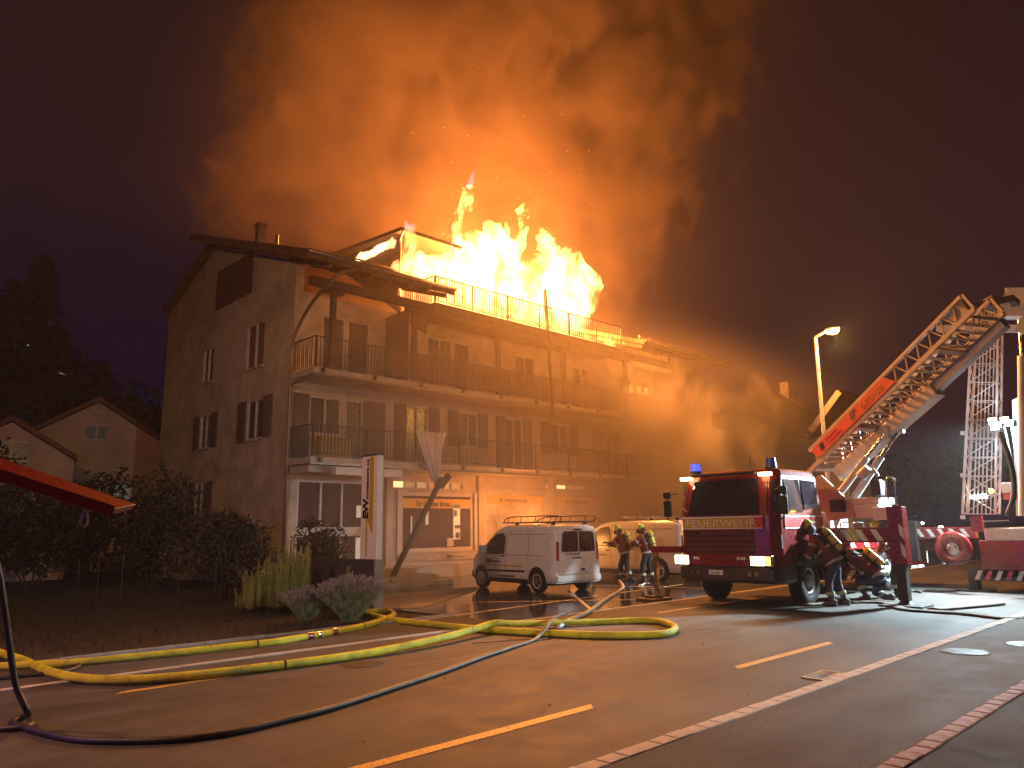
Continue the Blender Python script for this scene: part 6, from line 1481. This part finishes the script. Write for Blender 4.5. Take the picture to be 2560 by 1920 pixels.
    if helmet:
        rr = []
        for zz, k in ((.0, 1.16), (.02, 1.10), (.06, 1.06), (.11, .94), (.15, .66), (.172, .30), (.178, .03)):
            rr.append([hc + up * (zz + .01) + fwd * (-.008 + (.118 if math.cos(a) < 0 else .125) * k * math.cos(a)) + lf_ * (.104 * k * math.sin(a)) for a in np.linspace(0, 2 * PI, 21)[:-1]])
        hl = MB().loft(rr).build('helmet', M['helmet'], t)
        MB().beam(hc + up * .185 - fwd * .09, hc + up * .185 + fwd * .09, .02, .03).build('comb', M['helmet'], hl)
        MB().prism([hc + fwd * .10 + up * .045 + lf_ * .07, hc + fwd * .10 + up * .045 - lf_ * .07, hc + fwd * .118 + up * .015 - lf_ * .075, hc + fwd * .118 + up * .015 + lf_ * .075], fwd * .008).build('visor', M['darkglass'], hl)
        MB().prism([hc - fwd * .10 + up * .02 + lf_ * .09, hc - fwd * .10 + up * .02 - lf_ * .09, hc - fwd * .09 - up * .13 - lf_ * .085, hc - fwd * .09 - up * .13 + lf_ * .085], -fwd * .006).build('neck_guard', M['suit'], hl)
    if tank:
        bk = (v['chest'] - v['belly']).normalized(); c0 = v['belly'].lerp(v['chest'], .3); back_ = -(V(J.get('front', (1, 0, 0))) - bk * V(J.get('front', (1, 0, 0))).dot(bk)).normalized()
        c0 = c0 + back_ * .27
        tk = MB().lathe([(.02, -.20), (.07, -.17), (.085, -.12), (.085, .26), (.07, .32), (.03, .36), (.03, .40), (.01, .41)], c0, bk, 18).build('air_tank', M['tank'], t)
        MB().obox(c0 - back_ * .09 + bk * .06, bk * .26, back_ * .015, bk.cross(back_) * .14).build('backplate', M['black'], t, bevel=.01)
        for zf in (-.05, .18): MB().cyl(c0 + bk * (zf - .015), c0 + bk * (zf + .015), .089, n=18).build('strap', M['black'], tk)
        MB().tube(smooth_path([c0 - bk * .2, c0 - bk * .22 + back_ * .05, c0 + bk * .1 + back_ * -.1 + bk.cross(back_) * .2, hc + fwd * .13 - up * .08], 5), .012, 6).build('air_hose', M['black'], t)
    # gloves with five fingers curling along the grip
    for s in 'LR':
        w_ = v['wr' + s]; d = (w_ - v['el' + s]).normalized(); sd = d.cross(V((0, 0, 1)));
        sd = sd.normalized() if sd.length > .1 else V((0, 1, 0)); nrm = sd.cross(d).normalized(); sg = 1 if s == 'L' else -1
        gl = MB().tube([w_ - d * .05, w_, w_ + d * .04, w_ + d * .085], [.048, .043, .05, .042], 10, flat=.65)
        for k, (off, ln) in enumerate(((-.033, .070), (-.011, .080), (.011, .075), (.033, .060))):
            b_ = w_ + d * .075 + sd * off; p1 = b_ + d * ln * .5 - nrm * ln * .15 * grip; p2 = p1 + d * ln * .25 - nrm * ln * .55 * grip; p3 = p2 - d * ln * .25 * grip - nrm * ln * .30 * grip
            gl.tube([b_, p1, p2, p3], [.0115, .011, .010, .008], 6)
        b_ = w_ + d * .03 + sd * .035 * sg; gl.tube([b_, b_ + sd * .03 * sg + d * .03 - nrm * .015, b_ + sd * .02 * sg + d * .055 - nrm * .04], [.014, .013, .010], 6)
        gl.build('glove', M['glove'], t)
        a_, to = v['an' + s], v['toe' + s]; f_ = (to - a_); f_.z = 0; f_.normalize(); sdv = V((-f_.y, f_.x, 0))
        rr = []
        for k, (off, hw_, top_) in enumerate(((-.09, .040, .12), (-.04, .050, .16), (.03, .052, .15), (.10, .054, .10), (.17, .050, .075), (.215, .030, .045))):
            c0 = V((a_.x, a_.y, 0)) + f_ * off; z0_ = a_.z - .085
            rr.append([c0 + sdv * hw_ * math.cos(q) + V((0, 0, z0_ + top_ / 2 + top_ / 2 * math.sin(q))) for q in np.linspace(0, 2 * PI, 11)[:-1]])
        MB().loft(rr).build('boot', M['boot'], t, bevel=0)
    return t
def stand(lean=.1, crouch=0.0, arms='forward', look=(1, 0, -.1), step=.1, front=(1, 0, 0)):
    h_ = .93 - crouch; b = dict(pelvis=(0, 0, h_), belly=(lean * .35, 0, h_ + .19), chest=(lean * .9, 0, h_ + .40), neck=(lean * 1.25, 0, h_ + .60), head0=(lean * 1.35, 0, h_ + .66), head=(lean * 1.5 + .02, 0, h_ + .73))
    for s, k in (('L', 1), ('R', -1)):
        b['sh' + s] = (lean * 1.1, k * .20, h_ + .50); st_ = step * k
        b['hip' + s] = (0, k * .10, h_ - .05); b['kn' + s] = (st_ * .6 + .06 + crouch * .55, k * .13, h_ * .53 - .01); b['an' + s] = (st_ - .02, k * .14, .09); b['toe' + s] = (st_ + .12, k * .15, .05)
    if arms == 'forward':
        b.update(elL=(lean + .22, .26, h_ + .28), wrL=(lean + .45, .13, h_ + .33), elR=(lean + .12, -.27, h_ + .22), wrR=(lean + .36, -.15, h_ + .22))
    elif arms == 'down':
        b.update(elL=(lean + .08, .30, h_ + .22), wrL=(lean + .26, .24, h_ + .02), elR=(lean + .08, -.30, h_ + .22), wrR=(lean + .28, -.22, h_ + .04))
    b['look'] = look; b['front'] = front; return b
# two with breathing apparatus at the panel van, facing the burning cab (+Y, a little left)
person('firefighter with lime helmet nearest the open van window, holding the attack line', (19.62, 15.15, 0), math.radians(106), stand(.14, .04, 'forward', (1, 0, 0)), M['suitred'], M['suit'])
person('firefighter with yellow air tank standing behind the one at the van window', (19.55, 14.25, 0), math.radians(103), stand(.10, .02, 'forward', (1, .15, 0)), M['suitred'], M['suit'])
# one leaning at the side of the ladder truck
b = stand(.30, .02, 'down', (1, 0, -.7)); person('firefighter leaning forward between the front wheel and outrigger of the ladder truck', (16.35, 7.05, 0), math.radians(100), b, M['suitred'], M['suitblue'], grip=.9)
# one crouching, back to the camera
k = dict(pelvis=(0, 0, .52), belly=(.12, 0, .66), chest=(.32, 0, .82), neck=(.48, 0, .93), head0=(.53, 0, .95), head=(.60, 0, .97), shL=(.36, .20, .90), shR=(.36, -.20, .90), elL=(.58, .30, .68), elR=(.58, -.30, .68), wrL=(.74, .18, .52), wrR=(.74, -.18, .52), hipL=(0, .11, .48), hipR=(0, -.11, .48), knL=(.42, .20, .50), knR=(.30, -.18, .14), anL=(.22, .20, .09), anR=(-.12, -.18, .10), toeL=(.36, .21, .05), toeR=(-.02, -.18, .06), look=(1, 0, -.6), front=(1, 0, 0))
person('firefighter crouching with orange red jacket beside the outrigger leg', (17.9, 6.75, 0), math.radians(75), k, M['suitred'], M['suitblue'], helmet=True)
b = stand(.22, .03, 'down', (1, 0, -.5)); person('firefighter bent over behind the outrigger leg, partly hidden', (19.0, 6.7, 0), math.radians(110), b, M['suitred'], M['suit'])
# burnt scraps and grit scattered on the road
mb = MB()
for _ in range(26):
    x, y = U(2.5, 16), U(3.9, 10.2); s = U(.004, .012) * (1.6 if R_() < .1 else 1); a = U(0, 6.28)
    mb.obox((x, y, .004 + s * .2), V((math.cos(a), math.sin(a), 0)) * s, V((-math.sin(a), math.cos(a), 0)) * s * U(.4, .9), V((0, 0, s * .3)))
mb.build('debris', M['char'], kind='stuff', label='burnt scraps and grit scattered on the road')
# dropped tool on the wet yard
q = onZ(1608, 1465); t = thing('hand_tool', 'small bright hand tool lying on the wet yard behind the pale hose', 'tool', (q.x, q.y, .012))
MB().tube([(-.25, -.1, .02), (.25, .1, .05)], .025, 8).build('handle', M['whiteprint'], t); MB().tube([(.25, .1, .05), (.38, .0, .04)], .02, 6).build('blade', M['steel'], t); MB().box(-.3, -.2, -.16, -.06, .0, .05).build('grip', M['whiteprint'], t, bevel=.01)
# ---------------------------------------------------------------- smoke and haze
def smoke_mat(name, col, fn):
    m, nt, out = new_mat(name)
    g = nt.nodes.new("ShaderNodeNewGeometry"); co = g.outputs['Position']
    p = nt.nodes.new("ShaderNodeVolumePrincipled"); p.inputs['Color'].default_value = (*col, 1); p.inputs['Anisotropy'].default_value = 0.0
    nt.links.new(fn(nt, co).s, p.inputs['Density']); nt.links.new(p.outputs[0], out.inputs['Volume']); return m
def plume(nt, co):
    x, y, z = sep(nt, co)
    warp = nt.nodes.new("ShaderNodeVectorMath"); warp.operation = 'SCALE'
    nn = noise(nt, co, 0.28, 1, 0.5, out='Color'); sub = nt.nodes.new("ShaderNodeVectorMath"); sub.operation = 'SUBTRACT'; nt.links.new(nn, sub.inputs[0]); sub.inputs[1].default_value = (0.5, 0.5, 0.5)
    nt.links.new(sub.outputs[0], warp.inputs[0]); warp.inputs['Scale'].default_value = 4.0
    av = nt.nodes.new("ShaderNodeVectorMath"); av.operation = 'ADD'; nt.links.new(co, av.inputs[0]); nt.links.new(warp.outputs[0], av.inputs[1])
    n1 = noise(nt, mapping(nt, av.outputs[0], (1, 1, 0.85)), 0.33, 5, 0.60)
    h = z - 10.0
    left = (x - (9.6 - h * 0.12 + h * h * 0.010)).ss(-1.5, 4.0)
    right = ((38.0 + h * 0.25) - x).ss(-2.0, 8.0)
    front = (y - (24.6 - h * 0.45).mx(15.5)).ss(-1.2, 1.6); back = (33.0 - y).ss(0.0, 3.0)
    m = left * right * front * back
    e = n1 + (m - 1.0) * 0.35
    ax = ((x - 21.5).abs() - 5.0).mx(0.0); ay = y - 22.5; az_ = z - 12.8
    dist = (ax * ax + ay * ay + az_ * az_).pow(0.5)
    nearf = dist.ss(1.5, 12.0, 0.07, 1.0)
    wide = (x - 9.0).ss(-2.0, 5.0) * (50.0 - x).ss(0.0, 14.0) * (y - 18.0).ss(0.0, 5.0) * back
    return wide * 0.010 + (e.ss(0.40, 0.56) * SMK * m.ss(0.0, 0.12) + m * SMK * 0.07) * nearf
SMK = 0.40
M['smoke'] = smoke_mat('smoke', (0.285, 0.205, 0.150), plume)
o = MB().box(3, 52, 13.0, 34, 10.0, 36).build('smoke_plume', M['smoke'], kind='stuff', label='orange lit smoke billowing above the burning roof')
def drift(nt, co):
    x, y, z = sep(nt, co)
    n1 = noise(nt, mapping(nt, co, (1, 1, 0.9)), 0.42, 4, 0.6, 0.5)
    h = z
    right = ((40.5 - (h - 4.0).abs() * 0.75) - x).ss(-0.8, 2.2); left = (x - 21.0).ss(-2.5, 6.0); veil = (x - 10.0).ss(-1.5, 2.0)
    top = (10.0 - z).ss(-1.0, 4.0); front = (y - 15.0).ss(-1.5, 2.5)
    m = left * right * top * front
    return (n1 + (m - 1.0) * 0.4).ss(0.36, 0.58) * (x.ss(23.0, 30.0, 0.14, 0.95)) * m.ss(0.0, 0.4) + (m * 0.07).mx(veil * top * front * 0.055)
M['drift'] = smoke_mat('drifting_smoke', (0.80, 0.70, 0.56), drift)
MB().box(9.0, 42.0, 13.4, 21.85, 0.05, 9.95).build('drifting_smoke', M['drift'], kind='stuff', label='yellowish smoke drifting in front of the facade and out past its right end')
m, nt, out = new_mat('haze'); p = nt.nodes.new("ShaderNodeVolumePrincipled"); p.inputs['Color'].default_value = (0.85, 0.83, 0.82, 1); p.inputs['Density'].default_value = HAZE
nt.links.new(p.outputs[0], out.inputs['Volume'])
MB().box(-25, 130, -25, 125, -1.1, 36.5).build('haze', m, kind='stuff')
